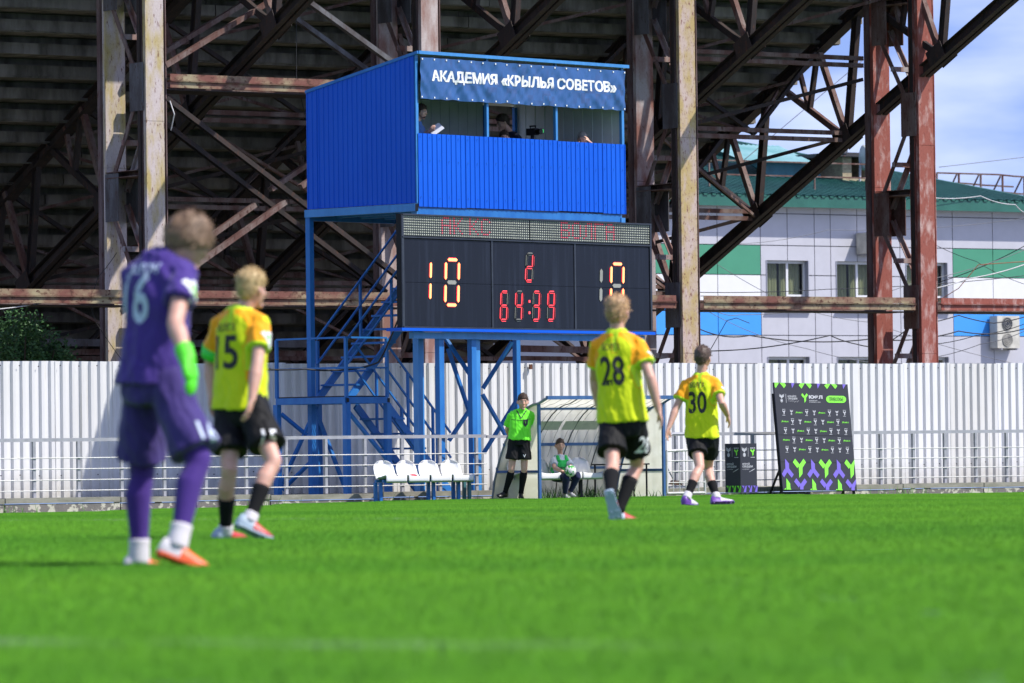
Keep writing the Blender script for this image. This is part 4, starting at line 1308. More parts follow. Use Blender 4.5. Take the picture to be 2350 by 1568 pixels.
# ================================================================== PLINTH
pq = P(1700, 1131, 89.6)
pu, pv_ = dirs(40.5)
pl = thing('plinth', 'dark square plinth with green logo standing left of the sponsor board', 'plinth', pq)
pw, ph = .385, P(1700, 1018, 89.6).z - pq.z
MB().box(pq + pu * pw / 2 + pv_ * pw / 2 + UP * ph / 2, pu * pw / 2, pv_ * pw / 2, UP * ph / 2).build('box_body', M_board, pl)
for face, (o_, xd, nn) in enumerate(((pq, pu, -pv_), (pq + pv_ * pw, -pv_, -pu))):
    prints = {'g': MB(), 'w': MB(), 'p': MB(), 'd': MB()}
    bpt = lambda x, y, o=.003, o_=o_, xd=xd, nn=nn: o_ + xd * (pw * x / 100) + UP * (ph * (1 - y / 270)) + nn * o
    eagle('w', 24, 45, 42)
    poly('w', [(47, 25), (47, 72), (48.5, 72), (48.5, 25)])
    yshape('g', 74, 50, .17, .17); words('w', 'ЮФЛ', 60, 90, 22, 30, .05); poly('w', [(62, 75), (62, 78), (88, 78), (88, 75)])
    words('w', 'ИГРАЙ', 12, 56, 105, 118, .03); words('w', 'СЕРДЦЕМ', 12, 74, 121, 134, .03); words('w', 'Н. П. СИМОНЯН', 12, 52, 139, 144, .01)
    poly('w', [(52, 156), (78, 142), (79, 144), (53, 158)]); poly('w', [(66, 150), (88, 138), (89, 140), (67, 152)])
    k = 'p' if face == 0 else 'g'
    for i in range(3):
        x = 6 + 34 * i
        poly(k, [(x, 232), (x + 16, 232), (x + 13, 250), (x + 8, 240)])
        poly(k, [(x + 12, 262), (x + 24, 232), (x + 30, 232), (x + 26, 268), (x + 12, 268)])
    for kk, m_ in (('g', M_green), ('w', M_pale), ('p', M_purple)):
        if prints[kk].v: prints[kk].build('print', m_, pl, stuff=True)

# ================================================================== BARRIER, BROOM
bq = P(1531, 1135, 89.0)
bar_ = thing('barrier', 'white tubular crowd barrier leaning at the right end of the dugout', 'barrier', bq)
def br_(a, z, d=0): return bq + U * a + V * d + UP * z
W2 = (1620 - 1531) / 12000 * 89.4 / U.x
for a_, z_ in (((0, .02), (W2, .02)), ((0, .74), (W2 * .98, .76)), ((0, .02), (0, .74)), ((W2, 0.0), (W2 * .98, .76))):
    MB().tube([br_(*a_), br_(*z_)], .022, 8).build('frame_tube', MT['white_rail'], bar_)
for i in range(1, 6):
    MB().tube([br_(W2 * i / 6, .02), br_(W2 * i / 6, .75)], .010, 6).build('grid_bar', MT['white_rail'], bar_)
for z_ in (.2, .39, .57):
    MB().tube([br_(0, z_, -.012), br_(W2, z_, -.012)], .010, 6).build('grid_bar', MT['white_rail'], bar_)
sp0 = thing('bent_rail', 'bent grey steel rail behind the white barrier', 'rail', bq + V * .35)
MB().tube([bq + V * .35 + UP * .80, bq + V * .35 + U * .38 + UP * 1.03, bq + V * .35 + U * .9 + UP * 1.03], .028, 8).build('rail_bar', MT['grey_rail'], sp0)
MB().tube([bq + V * .38 + UP * .80, bq + V * .38 + U * .0 + UP * .0], .028, 8).build('rail_post', MT['grey_rail'], sp0)
br0 = thing('broom', 'broom with grey handle and dark head propped behind the barrier', 'broom', bq + U * .32 + V * .2)
MB().tube([bq + U * .02 + V * .28 + UP * .75, bq + U * .31 + V * .2 + UP * .22], .013, 8).build('handle', MT['grey_rail'], br0)
MB().plate([bq + U * .2 + V * .17 + UP * .17, bq + U * .46 + V * .17 + UP * .15, bq + U * .4 + V * .17 + UP * .23, bq + U * .26 + V * .17 + UP * .24], V, .06).build('bristle_head', mat('dark bristles', (0.09, 0.05, 0.03), .9), br0)
MB().plate([bq + U * .05 + V * .15 + UP * .10, bq + U * .8 + V * .15 + UP * .10, bq + U * .8 + V * .15 + UP * .14, bq + U * .05 + V * .15 + UP * .14], V, .1).build('plank', MT['grey_rail'], br0)

# ================================================================== OFFICE BUILDING BEYOND
OC = 143.0
ob0 = P(1608, 1050, zl(OC, 1608)); ob0.z = 0
def fxz(px, py):
    q = RP(px, py, ob0, V)
    return (q - ob0).dot(U), q.z
def fp(s, z, o=0.0): return ob0 + U * s - V * o + UP * z
off_ = thing('office_building', 'pale panelled office building with green roof behind the stand', 'building', ob0)
M_pan = mat('pale grey cladding', (0.47, 0.47, 0.51), .45, var=.03)
M_pw = mat('white cladding', (0.70, 0.70, 0.70), .45, var=.02)
M_pg = mat('green cladding', (0.055, 0.26, 0.15), .45, var=.03)
M_pb = mat('blue cladding', (0.045, 0.30, 0.80), .45, var=.03)
M_roof = mat('green roof sheet', (0.010, 0.072, 0.056), .55, sc=(.6, .6, .6), col2=(0.018, 0.10, 0.078), spec=.3)
M_fas = mat('green fascia', (0.012, 0.095, 0.066), .45, sc=(1.5, 1.5, 1.5), col2=(0.02, 0.125, 0.088))
M_dark = mat('dark joint backing', (0.11, 0.11, 0.125), .8, var=.05)
yr = 640
XB = [1350, 1430, 1502, 1572, 1645, 1744, 1806, 1868, 1905, 1966, 2028, 2064, 2124, 2185, 2277, 2372, 2470]
YB = [476, 491, 564, 632, 708, 770, 835, 930, 1040]
sx_ = [fxz(x, yr)[0] for x in XB]
xref = 1800
zy = [fxz(xref, y)[1] for y in YB]
wins = []
for (xa, xb) in ((1598, 1694 - 0), ) [:0] + ((1757, 1853), (1917, 2013), (2077, 2172)):
    for (ya, yb) in ((598, 712), (819, 915)):
        s0_, s1_ = fxz(xa, yr)[0], fxz(xb, yr)[0]
        z1_, z0_ = fxz(xref, ya)[1], fxz(xref, yb)[1]
        wins.append((s0_, s1_, z0_, z1_))
def minus(rects, w):
    out = []
    for (a, b, c, d) in rects:
        if w[1] <= a or w[0] >= b or w[3] <= c or w[2] >= d: out.append((a, b, c, d)); continue
        if w[0] > a: out.append((a, w[0], c, d))
        if w[1] < b: out.append((w[1], b, c, d))
        a2, b2 = max(a, w[0]), min(b, w[1])
        if w[2] > c: out.append((a2, b2, c, w[2]))
        if w[3] < d: out.append((a2, b2, w[3], d))
    return out
for i in range(len(XB) - 1):
    for j in range(len(YB) - 1):
        m_ = M_pan
        col = None
        if XB[i] in (1572, 1645, 2185, 2277, 2372) or XB[i] in (1430, 1502):
            if j == 2: m_ = M_pg
            elif j == 3: m_ = M_pw
            elif j == 4: m_ = M_pb
        rects = [(sx_[i] + .012, sx_[i + 1] - .012, zy[j + 1] + .012, zy[j] - .012)]
        for w in wins: rects = minus(rects, w)
        for (a, b, c, d) in rects:
            if b - a < .05 or d - c < .05: continue
            MB().box(fp((a + b) / 2, (c + d) / 2, .03), U * (b - a) / 2, V * .012, UP * (d - c) / 2).build('facade_panel', m_, off_)
# backing wall with real openings, side wall
rects = [(sx_[0], sx_[-1], 0, zy[0])]
for w in wins: rects = minus(rects, w)
wb = MB()
for (a, b, c, d) in rects:
    wb.box(fp((a + b) / 2, (c + d) / 2, -.1), U * ((b - a) / 2), V * .1, UP * ((d - c) / 2))
wb.build('wall', M_dark, off_, stuff=True)
MB().box(fp(sx_[0], zy[0] / 2, -8), U * .1, V * 7.7, UP * (zy[0] / 2)).build('end_wall', M_pan, off_)
MB().box(fp(sx_[-1] - .1, zy[0] / 2, -8), U * .1, V * 7.7, UP * (zy[0] / 2)).build('end_wall', M_pan, off_)
MB().box(fp((sx_[0] + sx_[-1]) / 2, zy[0] / 2, -3), U * ((sx_[-1] - sx_[0]) / 2 - .3), V * .05, UP * (zy[0] / 2)).build('room_back', mat('dim room', (0.2, 0.2, 0.17), .9), off_)
m, n, l, b_ = nodes('window glass')
b_.inputs['Base Color'].default_value = (0.02, 0.025, 0.03, 1); b_.inputs['Roughness'].default_value = 0.05
tpn = n.new('ShaderNodeBsdfTransparent'); mxs = n.new('ShaderNodeMixShader'); mxs.inputs[0].default_value = 0.8
l.new(b_.outputs['BSDF'], mxs.inputs[1]); l.new(tpn.outputs['BSDF'], mxs.inputs[2]); l.new(mxs.outputs['Shader'], n['Material Output'].inputs['Surface'])
M_glass = m
M_cur = mat('pale green curtain', (0.42, 0.46, 0.26), .9, sc=(14, 14, .3), col2=(0.30, 0.34, 0.17))
M_rev = mat('window reveal', (0.30, 0.31, 0.37), .7, var=.03)
for (a, b, c, d) in wins:
    w = MB()
    for (p, q) in ((fp(a + .03, c, -.14), fp(a + .03, d, -.14)), (fp(b - .03, c, -.14), fp(b - .03, d, -.14)), (fp(a + (b - a) * .57, c, -.14), fp(a + (b - a) * .57, d, -.14))):
        w.bar(p, q, .075, .06, V)
    w.bar(fp(a, c + .04, -.14), fp(b, c + .04, -.14), .05, .08).bar(fp(a, d - .04, -.14), fp(b, d - .04, -.14), .05, .08).bar(fp(a + (b - a) * .57, c + .42, -.14), fp(b, c + .42, -.14), .05, .06)
    wo = w.build('window', MT['white_plastic'], off_)
    MB().box(fp((a + b) / 2, (c + d) / 2, -.15), U * ((b - a) / 2), V * .004, UP * ((d - c) / 2)).build('pane', M_glass, wo)
    MB().box(fp(a - .0, (c + d) / 2, -.04), U * .012, V * .10, UP * ((d - c) / 2)).build('reveal', M_rev, wo)
    MB().box(fp(b + .0, (c + d) / 2, -.04), U * .012, V * .10, UP * ((d - c) / 2)).build('reveal', M_rev, wo)
    MB().box(fp((a + b) / 2, c - .02, .07), U * ((b - a) / 2 + .05), V * .09, UP * .015).build('sill', M_pw, wo)
    for (f0, f1) in ((.02, .42), (.47, .97)):
        cu = MB()
        k = 22
        rows = [[fp(a + (b - a) * (f0 + (f1 - f0) * i / k), zz, -.30 + .03 * math.sin(i * 1.7)) for zz in (c, d)] for i in range(k + 1)]
        cu.add([p for r in rows for p in r], [(2 * i, 2 * i + 2, 2 * i + 3, 2 * i + 1) for i in range(k)])
        cu.build('curtain', M_cur, wo, smooth=True)
# fascia, soffit and ribbed roof
zE0, zE1 = fxz(xref, 478)[1], fxz(xref, 451)[1]
ov = .55
MB().box(fp((sx_[0] + sx_[-1]) / 2, (zE0 + zE1) / 2, ov), U * ((sx_[-1] - sx_[0]) / 2 + .3), V * .03, UP * ((zE1 - zE0) / 2)).build('fascia', M_fas, off_)
MB().box(fp((sx_[0] + sx_[-1]) / 2, zE0 + .03, ov / 2), U * ((sx_[-1] - sx_[0]) / 2 + .3), V * (ov / 2 - .03), UP * .015).build('soffit', M_pan, off_)
PIT = .175
RD = 15.5
sR = fxz(2372, 475)[0]
def rp(s, d, o=0.0): return ob0 + U * s + V * (d - ov - .06) + UP * (zE1 - .05 + PIT * d + o)
ribs = MB()
s = sx_[0] - .3
pitch = .30
while s < sR:
    w_ = min(1.2, sR - s)
    mb = MB()
    pts = []
    x = 0
    while x < w_ - .01:
        for a_, o_ in ((0, 0), (.13, 0), (.16, .07), (.26, .07)): pts.append((x + a_, o_))
        x += pitch
    pts.append((w_, 0))
    r0_ = [rp(s + a_, 0, o_) for a_, o_ in pts]; r1_ = [rp(s + a_, RD, o_) for a_, o_ in pts]
    mb.add(r0_ + r1_, [(i, i + 1, len(pts) + i + 1, len(pts) + i) for i in range(len(pts) - 1)])
    mb.build('roof_sheet', M_roof, off_)
    s += 1.2
MB().bar(rp(sR + .05, 0), rp(sR + .05, RD), .12, .14).build('verge_trim', M_fas, off_)
MB().box(rp(sx_[0] / 2 + sR / 2, RD, -.5), U * ((sR - sx_[0]) / 2), V * .05, UP * .5).build('ridge_trim', M_fas, off_)
# snow rail along the eave
def gpt(px, py, d): # on roof plane at depth d
    q = RP(px, py, rp(0, d), V); return (q - ob0).dot(U)
sRail = fxz(2078, 470)[0]
for i, sA in enumerate(float(q_) for q_ in np.arange(sx_[1], sRail, 1.9)):
    MB().bar(rp(sA, 1.6), rp(sA, 1.6, .85), .04, .04, V).build('snow_rail_post', MT['rust_mid'] if i % 3 else M_fas, off_)
for h_ in (.82, .42):
    MB().bar(rp(sx_[1], 1.6, h_), rp(sRail, 1.6, h_), .04, .04).build('snow_rail_bar', MT['rust_mid'], off_)
# hatch and gabled dormer
def dpt(px, py, d): 
    q = RP(px, py, rp(0, d), V); return q
hq = dpt(1896, 427, 5.0); h2 = dpt(1966, 366, 5.0)
hw = (h2 - hq).dot(U); hh = h2.z - hq.z
M_brick = mat('yellow brick', (0.42, 0.36, 0.22), .9, sc=(6, 6, 14), col2=(.26, .2, .13), bmp=.4, bsc=20)
MB().box(hq + U * .16 + UP * hh / 2, U * .17, V * .8, UP * hh / 2).build('hatch_wall', M_brick, off_)
MB().box(hq + U * (hw - .1) + UP * hh / 2, U * .10, V * .8, UP * hh / 2).build('hatch_wall', M_brick, off_)
MB().box(hq + U * hw / 2 + UP * .12, U * hw / 2, V * .78, UP * .1).build('hatch_wall', M_brick, off_)
MB().box(hq + U * hw * .5 + V * .6 + UP * hh / 2, U * hw / 2 * .9, V * .03, UP * hh / 2).build('hatch_door', mat('brown boards', (0.06, 0.028, 0.02), .8, sc=(9, 9, 1)), off_)
MB().box(hq + U * (hw * .42) + UP * (hh + .06), U * (hw * .88), V * 1.1, UP * .06).build('hatch_roof', mat('dark felt', (0.05, 0.05, 0.055), .9), off_)
for f in (.3, .8): MB().bar(hq + U * hw * f + V * -.5, hq + U * hw * f + V * -.5 + UP * hh, .05, .05, V).build('hatch_post', mat('bare wood', (.3, .16, .08), .8), off_)
M_teal = mat('teal boards', (0.02, 0.13, 0.17), .6)
M_light = mat('pale teal sheet', (0.30, 0.52, 0.52), .5, sc=(.8, .8, .8), col2=(.16, .38, .36))
tri = [dpt(1716, 372, 4.6), dpt(1875, 372, 4.6), dpt(1895, 445, 4.6), dpt(1830, 445, 4.6)]
MB().plate(tri[::-1], V, .1).build('dormer_gable', M_teal, off_)
g0, g1, g2, g3 = dpt(1612, 330, 8), dpt(1712, 372, 4.3), dpt(1870, 374, 4.3), dpt(1790, 336, 8)
mb = MB()
kk = 16
for i in range(kk):
    f0_, f1_ = i / kk, (i + 1) / kk
    a_, b__ = g3.lerp(g0, f0_), g3.lerp(g0, f1_)
    c_, d__ = g2.lerp(g1, f0_), g2.lerp(g1, f1_)
    mid0, mid1 = a_.lerp(b__, .55) + UP * .03, c_.lerp(d__, .55) + UP * .03
    mb.add([a_, mid0, mid1, c_], [(0, 1, 2, 3)]); mb.add([mid0 - UP * 0, b__, d__, mid1], [(0, 1, 2, 3)])
mb.build('dormer_roof', [M_light], off_)
mb = MB().plate([dpt(1712, 330, 9), dpt(1760, 338, 9), dpt(1885, 374, 9), dpt(1720, 376, 9)], V, 3).build('dormer_roof', M_roof, off_)
# second roof rail at the far right, on a lower roof behind
far = thing('roof_railing', 'rusty lattice railing on the far roof against the sky', 'railing', P(2150, 440, 166))
pts_t = [(2150, 397), (2220, 399), (2290, 401), (2330, 405), (2400, 409)]
W3 = [P(x, y, 166 + (x - 2150) * .006) for x, y in pts_t]
for dz_, dd in ((0, 0), (-.55, 0), (-.2, 1.6), (-.75, 1.6)):
    for a_, b__ in zip(W3[:-1], W3[1:]):
        MB().bar(a_ + UP * dz_ + V * dd, b__ + UP * dz_ + V * dd, .05, .05).build('rail_bar', MT['rust_mid'], far)
for i in range(6):
    t_ = i / 5
    a_ = W3[0].lerp(W3[-1], t_)
    MB().bar(a_ - UP * 1.15, a_, .05, .05, V).build('post', MT['rust_mid'], far)
    MB().bar(a_ + V * .1 - UP * 0.0, a_ + V * 1.6 + U * .7 - UP * .8, .04, .04).build('stay', MT['rust_mid'], far)
# satellite dish and pigeon on the roof
dq = P(1983, 362, 153.5)
ds = thing('satellite_dish', 'white satellite dish on the green roof beside the hatch', 'dish', dq - UP * .5)
fd = (U * .95 - V * .2).normalized(); sd_ = fd.cross(UP).normalized()
rings = []
for j in range(6):
    r_ = .05 + .25 * j / 5
    rings.append([dq + fd * (-.12 + 1.1 * r_ * r_) + sd_ * (r_ * math.cos(k * math.pi / 8)) + UP * (r_ * 1.3 * math.sin(k * math.pi / 8)) for k in range(16)])
MB().loft(rings).build('bowl', mat('dish grey', (.45, .48, .45), .5), ds, smooth=True)
MB().bar(dq - fd * .12, dq - fd * .15 - UP * .7, .05, .05, V).build('mast', MT['grey_rail'], ds)
pg = P(1937, 359, 151.5)
bd_ = thing('pigeon', 'dark pigeon sitting on the hatch roof', 'bird', pg)
MB().tube([pg - U * .16 + UP * .07, pg - U * .06 + UP * .09, pg + U * .03 + UP * .10, pg + U * .09 + UP * .17, pg + U * .11 + UP * .22, pg + U * .14 + UP * .22], [.02, .06, .075, .045, .035, .012], 8).build('body', mat('slate feathers', (.045, .05, .065), .7), bd_, smooth=True)
MB().tube([pg - U * .14 + UP * .075, pg - U * .27 + UP * .04], [(.035, .012), (.03, .008)], 6).build('tail', mat('dark feathers', (.03, .03, .04), .7), bd_)
for s_ in (-1, 1): MB().bar(pg + V * (.03 * s_), pg + V * (.03 * s_) + UP * .05, .012, .012, V).build('leg', mat('pink leg', (.3, .1, .08), .7), bd_)
# air conditioners
def aircon(px0, py0, px1, py1, label, depth=.34, nf=2):
    a, z1_ = fxz(px0, py0); b, z0_ = fxz(px1, py1)
    t = thing('air_conditioner', label, 'air conditioner', fp((a + b) / 2, z0_, .1), 'air conditioners on the office wall')
    MB().box(fp((a + b) / 2, (z0_ + z1_) / 2, .10 + depth / 2), U * ((b - a) / 2), V * (depth / 2), UP * ((z1_ - z0_) / 2)).build('case', mat('ivory case', (.60, .58, .50), .5), t)
    h_ = (z1_ - z0_) / nf
    r_ = min((b - a) * .36, h_ * .42)
    for i in range(nf):
        c_ = fp((a + b) / 2 - (b - a) * .06, z1_ - h_ * (i + .5), .105 + depth)
        MB().tube([c_, c_ - V * .012], [r_, r_], 20).build('fan_opening', mat('fan dark', (.03, .035, .045), .5) if i == 0 else mat('fan grille', (.26, .25, .22), .6), t)
        for k in range(3): MB().tube([c_ - V * .014 + (U * math.cos(q_) + UP * math.sin(q_)) * (r_ * (.35 + .3 * k)) for q_ in [j * math.pi / 8 for j in range(17)]], .008, 4).build('guard_ring', mat('guard', (.4, .39, .34), .5), t)
    for f in (.15, .85): MB().bar(fp(a + (b - a) * f, z0_ - .03, .05), fp(a + (b - a) * f, z0_ - .03, .15 + depth), .04, .05).build('bracket', MT['grey_rail'], t)
aircon(2266, 726, 2318, 800, 'tall ivory air conditioner with two fans on the blue cladding')
aircon(1960, 536, 1993, 584, 'small air conditioner on the grey wall above the window', .5, 1)
for (xx, dz_) in ((2440, 0),): pass

# ================================================================== OVERHEAD CABLES
def cable(pts, r, m, label, nm='overhead_cable', sag=0.0, grp='loose cables strung behind the stand columns'):
    W = [P(*p) for p in pts]
    out = []
    for a, b in zip(W[:-1], W[1:]):
        n_ = 10
        for i in range(n_):
            t = i / n_
            out.append(a.lerp(b, t) - UP * (sag * 4 * t * (1 - t)))
    out.append(W[-1])
    o = MB().tube(out, r, 5).build(nm, m, smooth=True)
    c = out[len(out) // 2]
    return tag(base(o), label, 'cable', grp)
M_cab1 = mat('black cable', (0.02, 0.02, 0.022), .6)
M_cab2 = mat('grey cable', (0.17, 0.17, 0.18), .6)
M_cab3 = mat('silver cable', (0.5, 0.5, 0.5), .4)
M_cab4 = mat('orange brown cable', (0.45, 0.16, 0.07), .6)
cable([(1500, 668, 108), (1900, 664, 112), (2360, 632, 117)], .008, M_cab1, 'straight black cable crossing just above the lower red beam', sag=.05)
cable([(1598, 752, 112), (1720, 770, 113), (2000, 778, 114), (2200, 760, 115), (2360, 752, 116)], .014, M_cab1, 'thick black cable crossing the blue cladding below the beam', sag=.1)
cable([(1500, 825, 107), (1600, 806, 108), (1750, 798, 109), (1905, 770, 110), (1965, 790, 110), (2020, 797, 110.2), (2090, 750, 110.5), (2200, 724, 112), (2280, 742, 113), (2360, 725, 114)], .012, M_cab1, 'wavy black cable sagging between the two right columns', sag=.02)
cable([(2105, 668, 114), (2220, 640, 115), (2360, 604, 116)], .014, M_cab3, 'bright silver cable rising to the right edge', sag=.04)
cable([(1630, 706, 116), (1700, 722, 117), (1900, 696, 118), (2100, 648, 119), (2360, 570, 121)], .008, M_cab2, 'grey cable rising across the office windows', sag=.08)
cable([(1618, 588, 116), (1820, 702, 118), (2000, 740, 119), (2330, 835, 120)], .007, M_cab2, 'thin grey cable slanting down across the facade', sag=.06)
cable([(1625, 715, 118), (1850, 800, 119), (2100, 838, 120)], .007, M_cab2, 'thin cable falling from the yellow column to the fence', sag=.1)
cable([(2090, 730, 120), (2200, 662, 119), (2245, 608, 119), (2360, 600, 119)], .010, M_cab4, 'kinked orange brown cable in front of the green cladding', sag=0)
cable([(2110, 542, 122), (2240, 600, 121), (2360, 655, 121)], .007, M_cab1, 'dark cable falling across the right green cladding', sag=.05)
cable([(2110, 660, 122), (2360, 560, 121)], .010, M_cab1, 'dark cable crossing upward over the right green cladding', sag=.1)
cable([(2110, 792, 119), (2240, 770, 119), (2360, 740, 119)], .009, M_cab1, 'dark cable near the ivory air conditioner', sag=.05)
cable([(2110, 825, 119), (2250, 790, 119), (2360, 756, 119)], .008, M_cab2, 'lowest grey cable under the ivory air conditioner', sag=.05)
cable([(1640, 560, 120), (1900, 528, 122), (2360, 500, 126)], .006, M_cab2, 'faint grey cable across the top row of facade panels', sag=.1)
cable([(2120, 452, 118), (2250, 450, 120), (2330, 470, 121), (2360, 490, 121)], .013, M_cab3, 'silver cable looping along the green eave on the right', sag=.05)
cable([(2155, 384, 150), (2360, 360, 152)], .010, M_cab2, 'thin distant wire against the sky on the right')
cable([(1690, 382, 140), (1990, 130, 142)], .012, M_cab2, 'thin stay wire slanting up against the sky behind the truss')
cable([(1622, 818, 118), (1668, 736, 118), (1690, 730, 118), (1720, 742, 118)], .009, M_cab1, 'loose black cable loop hanging right of the yellow column')
cable([(-40, 712, 95), (120, 690, 96), (272, 679, 97.5)], .012, M_cab3, 'pale cable running to the beam end at left', sag=.03)
cable([(268, 580, 98), (225, 636, 98), (206, 690, 98), (220, 740, 98), (290, 840, 98)], .007, M_cab1, 'thin wire hanging in a curve beside the left column', sag=.02)
cable([(680, 0, 100), (680, 180, 100), (705, 280, 100), (800, 380, 100)], .008, M_cab1, 'thin wire dropping from above behind the blue booth wall', sag=.03)
cable([(390, 232, 97.3), (400, 262, 97.2), (392, 300, 97.3)], .012, M_cab3, 'short pale rope end tied to the left column')
cable([(560, 845, 88), (700, 847, 88.2), (800, 848, 88.6), (868, 832, 88.4), (890, 790, 88.0), (930, 690, 87.5)], .016, M_cab1, 'black supply cable rising along the stairs to the scoreboard', sag=.02)
# ================================================================== BUSH BY THE FENCE
bqz = P(45, 835, 97.5); bqz.z = -.02
bush = thing('bush', 'dark green bush growing behind the fence at the left edge', 'bush', bqz)
mb = MB()
clus = []
for i in range(16):
    c = bqz + V3((R.uniform(-1.2, .75), R.uniform(-.6, .9), 0))
    top = 3.45 - max(0, c.x - bqz.x - .1) * .8 - R.uniform(0, .45)
    mb.tube([bqz + V3((R.uniform(-.25, .25), R.uniform(-.2, .2), 0)), bqz.lerp(c, .5) + UP * top * .5, c + UP * top * .93], [.05, .03, .012], 5)
    clus.append((c, top))
mb.build('trunk', mat('bush bark', (.06, .045, .03), .9), bush)
mb = MB()
for i in range(24000):
    c, top = clus[R.randrange(16)]
    g = V3((R.gauss(0, 1), R.gauss(0, 1), R.gauss(0, 1))).normalized() * (R.random() ** .4)
    p = c + V3((g.x * .5, g.y * .5, top - .28 + g.z * .45 - R.random() ** 2 * 1.2))
    if noise.noise(p * 2.6) < -.12 or p.z < .3: continue
    d = V3((R.gauss(0, 1), R.gauss(0, 1), R.gauss(-.3, .6))).normalized()
    s_ = d.cross(V3((R.gauss(0, 1), R.gauss(0, 1), R.gauss(0, 1)))).normalized()
    L_, w_ = R.uniform(.05, .10), R.uniform(.016, .028)
    mb.add([p, p + d * L_ * .5 + s_ * w_, p + d * L_, p + d * L_ * .5 - s_ * w_], [(0, 1, 2, 3)])
mb.build('crown', mat('bush leaves', (.045, .13, .03), .6, sc=(3, 3, 3), col2=(.025, .08, .02)), bush, stuff=True)
# ================================================================== PEOPLE
def remesh(mb, name, voxel, sm=4, fac=0.5):
    me = bpy.data.meshes.new(name)
    me.from_pydata(mb.v, [], mb.f)
    bm = bmesh.new(); bm.from_mesh(me); bmesh.ops.recalc_face_normals(bm, faces=bm.faces); bm.to_mesh(me); bm.free()
    ob = bpy.data.objects.new(name, me); COL.objects.link(ob)
    m_ = ob.modifiers.new('r', 'REMESH'); m_.mode = 'VOXEL'; m_.voxel_size = voxel; m_.use_smooth_shade = True
    if sm:
        s_ = ob.modifiers.new('s', 'SMOOTH'); s_.iterations = sm; s_.factor = fac
    dg_ = bpy.context.evaluated_depsgraph_get()
    out = bpy.data.meshes.new_from_object(ob.evaluated_get(dg_))
    bpy.data.objects.remove(ob); bpy.data.meshes.remove(me)
    out.name = name
    return out
def put(me, name, mats, parent, smooth=True):
    me.materials.clear()
    for m_ in (mats if isinstance(mats, (list, tuple)) else [mats]): me.materials.append(m_)
    me.transform(Matrix.Translation(-OFF[parent]))
    me.polygons.foreach_set('use_smooth', [smooth] * len(me.polygons))
    return link(name, me, parent)
def wrinkle(me, amp, sc=(9, 9, 4), seed=0.0):
    no = [v.normal.copy() for v in me.vertices]
    for v, n_ in zip(me.vertices, no):
        p = V3((v.co.x * sc[0] + seed, v.co.y * sc[1], v.co.z * sc[2] + v.co.x * 3))
        w = noise.noise(p) + .9 * (.3 - abs(noise.noise(p * 1.7 + V3((0, 0, p.x * .8)))))
        v.co += n_ * (amp * w)
def skin_mat(name, col):
    m, n, l, b = nodes(name)
    f = ramp(n, l, tnoise(n, l, pos(n, l, (18, 18, 18)), 1.0, 4), .3, .7)
    c = mix(n, l, f, col, tuple(x * y for x, y in zip(col, (.93, .80, .76))))
    l.new(c, b.inputs['Base Color']); b.inputs['Roughness'].default_value = .5
    b.inputs['Subsurface Weight'].default_value = .12
    b.inputs['Subsurface Radius'].default_value = (.02, .008, .005); b.inputs['Subsurface Scale'].default_value = .5
    return m
def cloth(name, col, rough=.75, var=.06, sheen=.15):
    m, n, l, b = nodes(name)
    f = ramp(n, l, tnoise(n, l, pos(n, l, (5, 5, 3)), 1.0, 4), .3, .7)
    c = mix(n, l, f, col, tuple(x * (1 - 2 * var) for x in col))
    l.new(c, b.inputs['Base Color']); b.inputs['Roughness'].default_value = rough
    b.inputs['Specular IOR Level'].default_value = .25
    b.inputs['Sheen Weight'].default_value = sheen
    bump(n, l, b, tnoise(n, l, pos(n, l, (240, 240, 240)), 1.0, 2), .1, .002)
    return m
def zone_mat(name, c0, c1, c2):
    """three dyed zones of one shirt, from a point attribute: 0 body, 1 yoke and sleeves, 2 trim"""
    m, n, l, b = nodes(name)
    a = n.new('ShaderNodeAttribute'); a.attribute_name = 'zone'
    x = mix(n, l, ramp(n, l, a.outputs['Fac'], 0, 1), c0, c1)
    x = mix(n, l, ramp(n, l, a.outputs['Fac'], 1.2, 1.8), x, c2)
    l.new(x, b.inputs['Base Color']); b.inputs['Roughness'].default_value = .7; b.inputs['Specular IOR Level'].default_value = .25
    b.inputs['Sheen Weight'].default_value = .15
    bump(n, l, b, tnoise(n, l, pos(n, l, (240, 240, 240)), 1.0, 2), .1, .002)
    return m
def reach(p0, px, py, L, near):
    """joint on the pixel ray at bone length L from p0, on the near or far side"""
    d = ray(px, py).normalized()
    o = CAM
    k = (p0 - o).dot(d)
    c = o + d * k
    h2 = L * L - (p0 - c).length_squared
    h = math.sqrt(h2) if h2 > 0 else 0
    return c + d * (-h if near else h)
def ringv(c, a, b, ra, rb, n=20, p=2.4):
    out = []
    for k in range(n):
        t = k * 2 * math.pi / n
        ct, st_ = math.cos(t), math.sin(t)
        out.append(c + a * (ra * math.copysign(abs(ct) ** (2 / p), ct)) + b * (rb * math.copysign(abs(st_) ** (2 / p), st_)))
    return out
def limb(mb, pts, n=14):
    """pts: (pos, r)"""
    # densify
    P_, R_ = [], []
    for (a, ra), (b, rb) in zip(pts[:-1], pts[1:]):
        for t in (0, .5): P_.append(a.lerp(b, t)); R_.append(ra + (rb - ra) * t)
    P_.append(pts[-1][0]); R_.append(pts[-1][1])
    mb.tube(P_, R_, n)
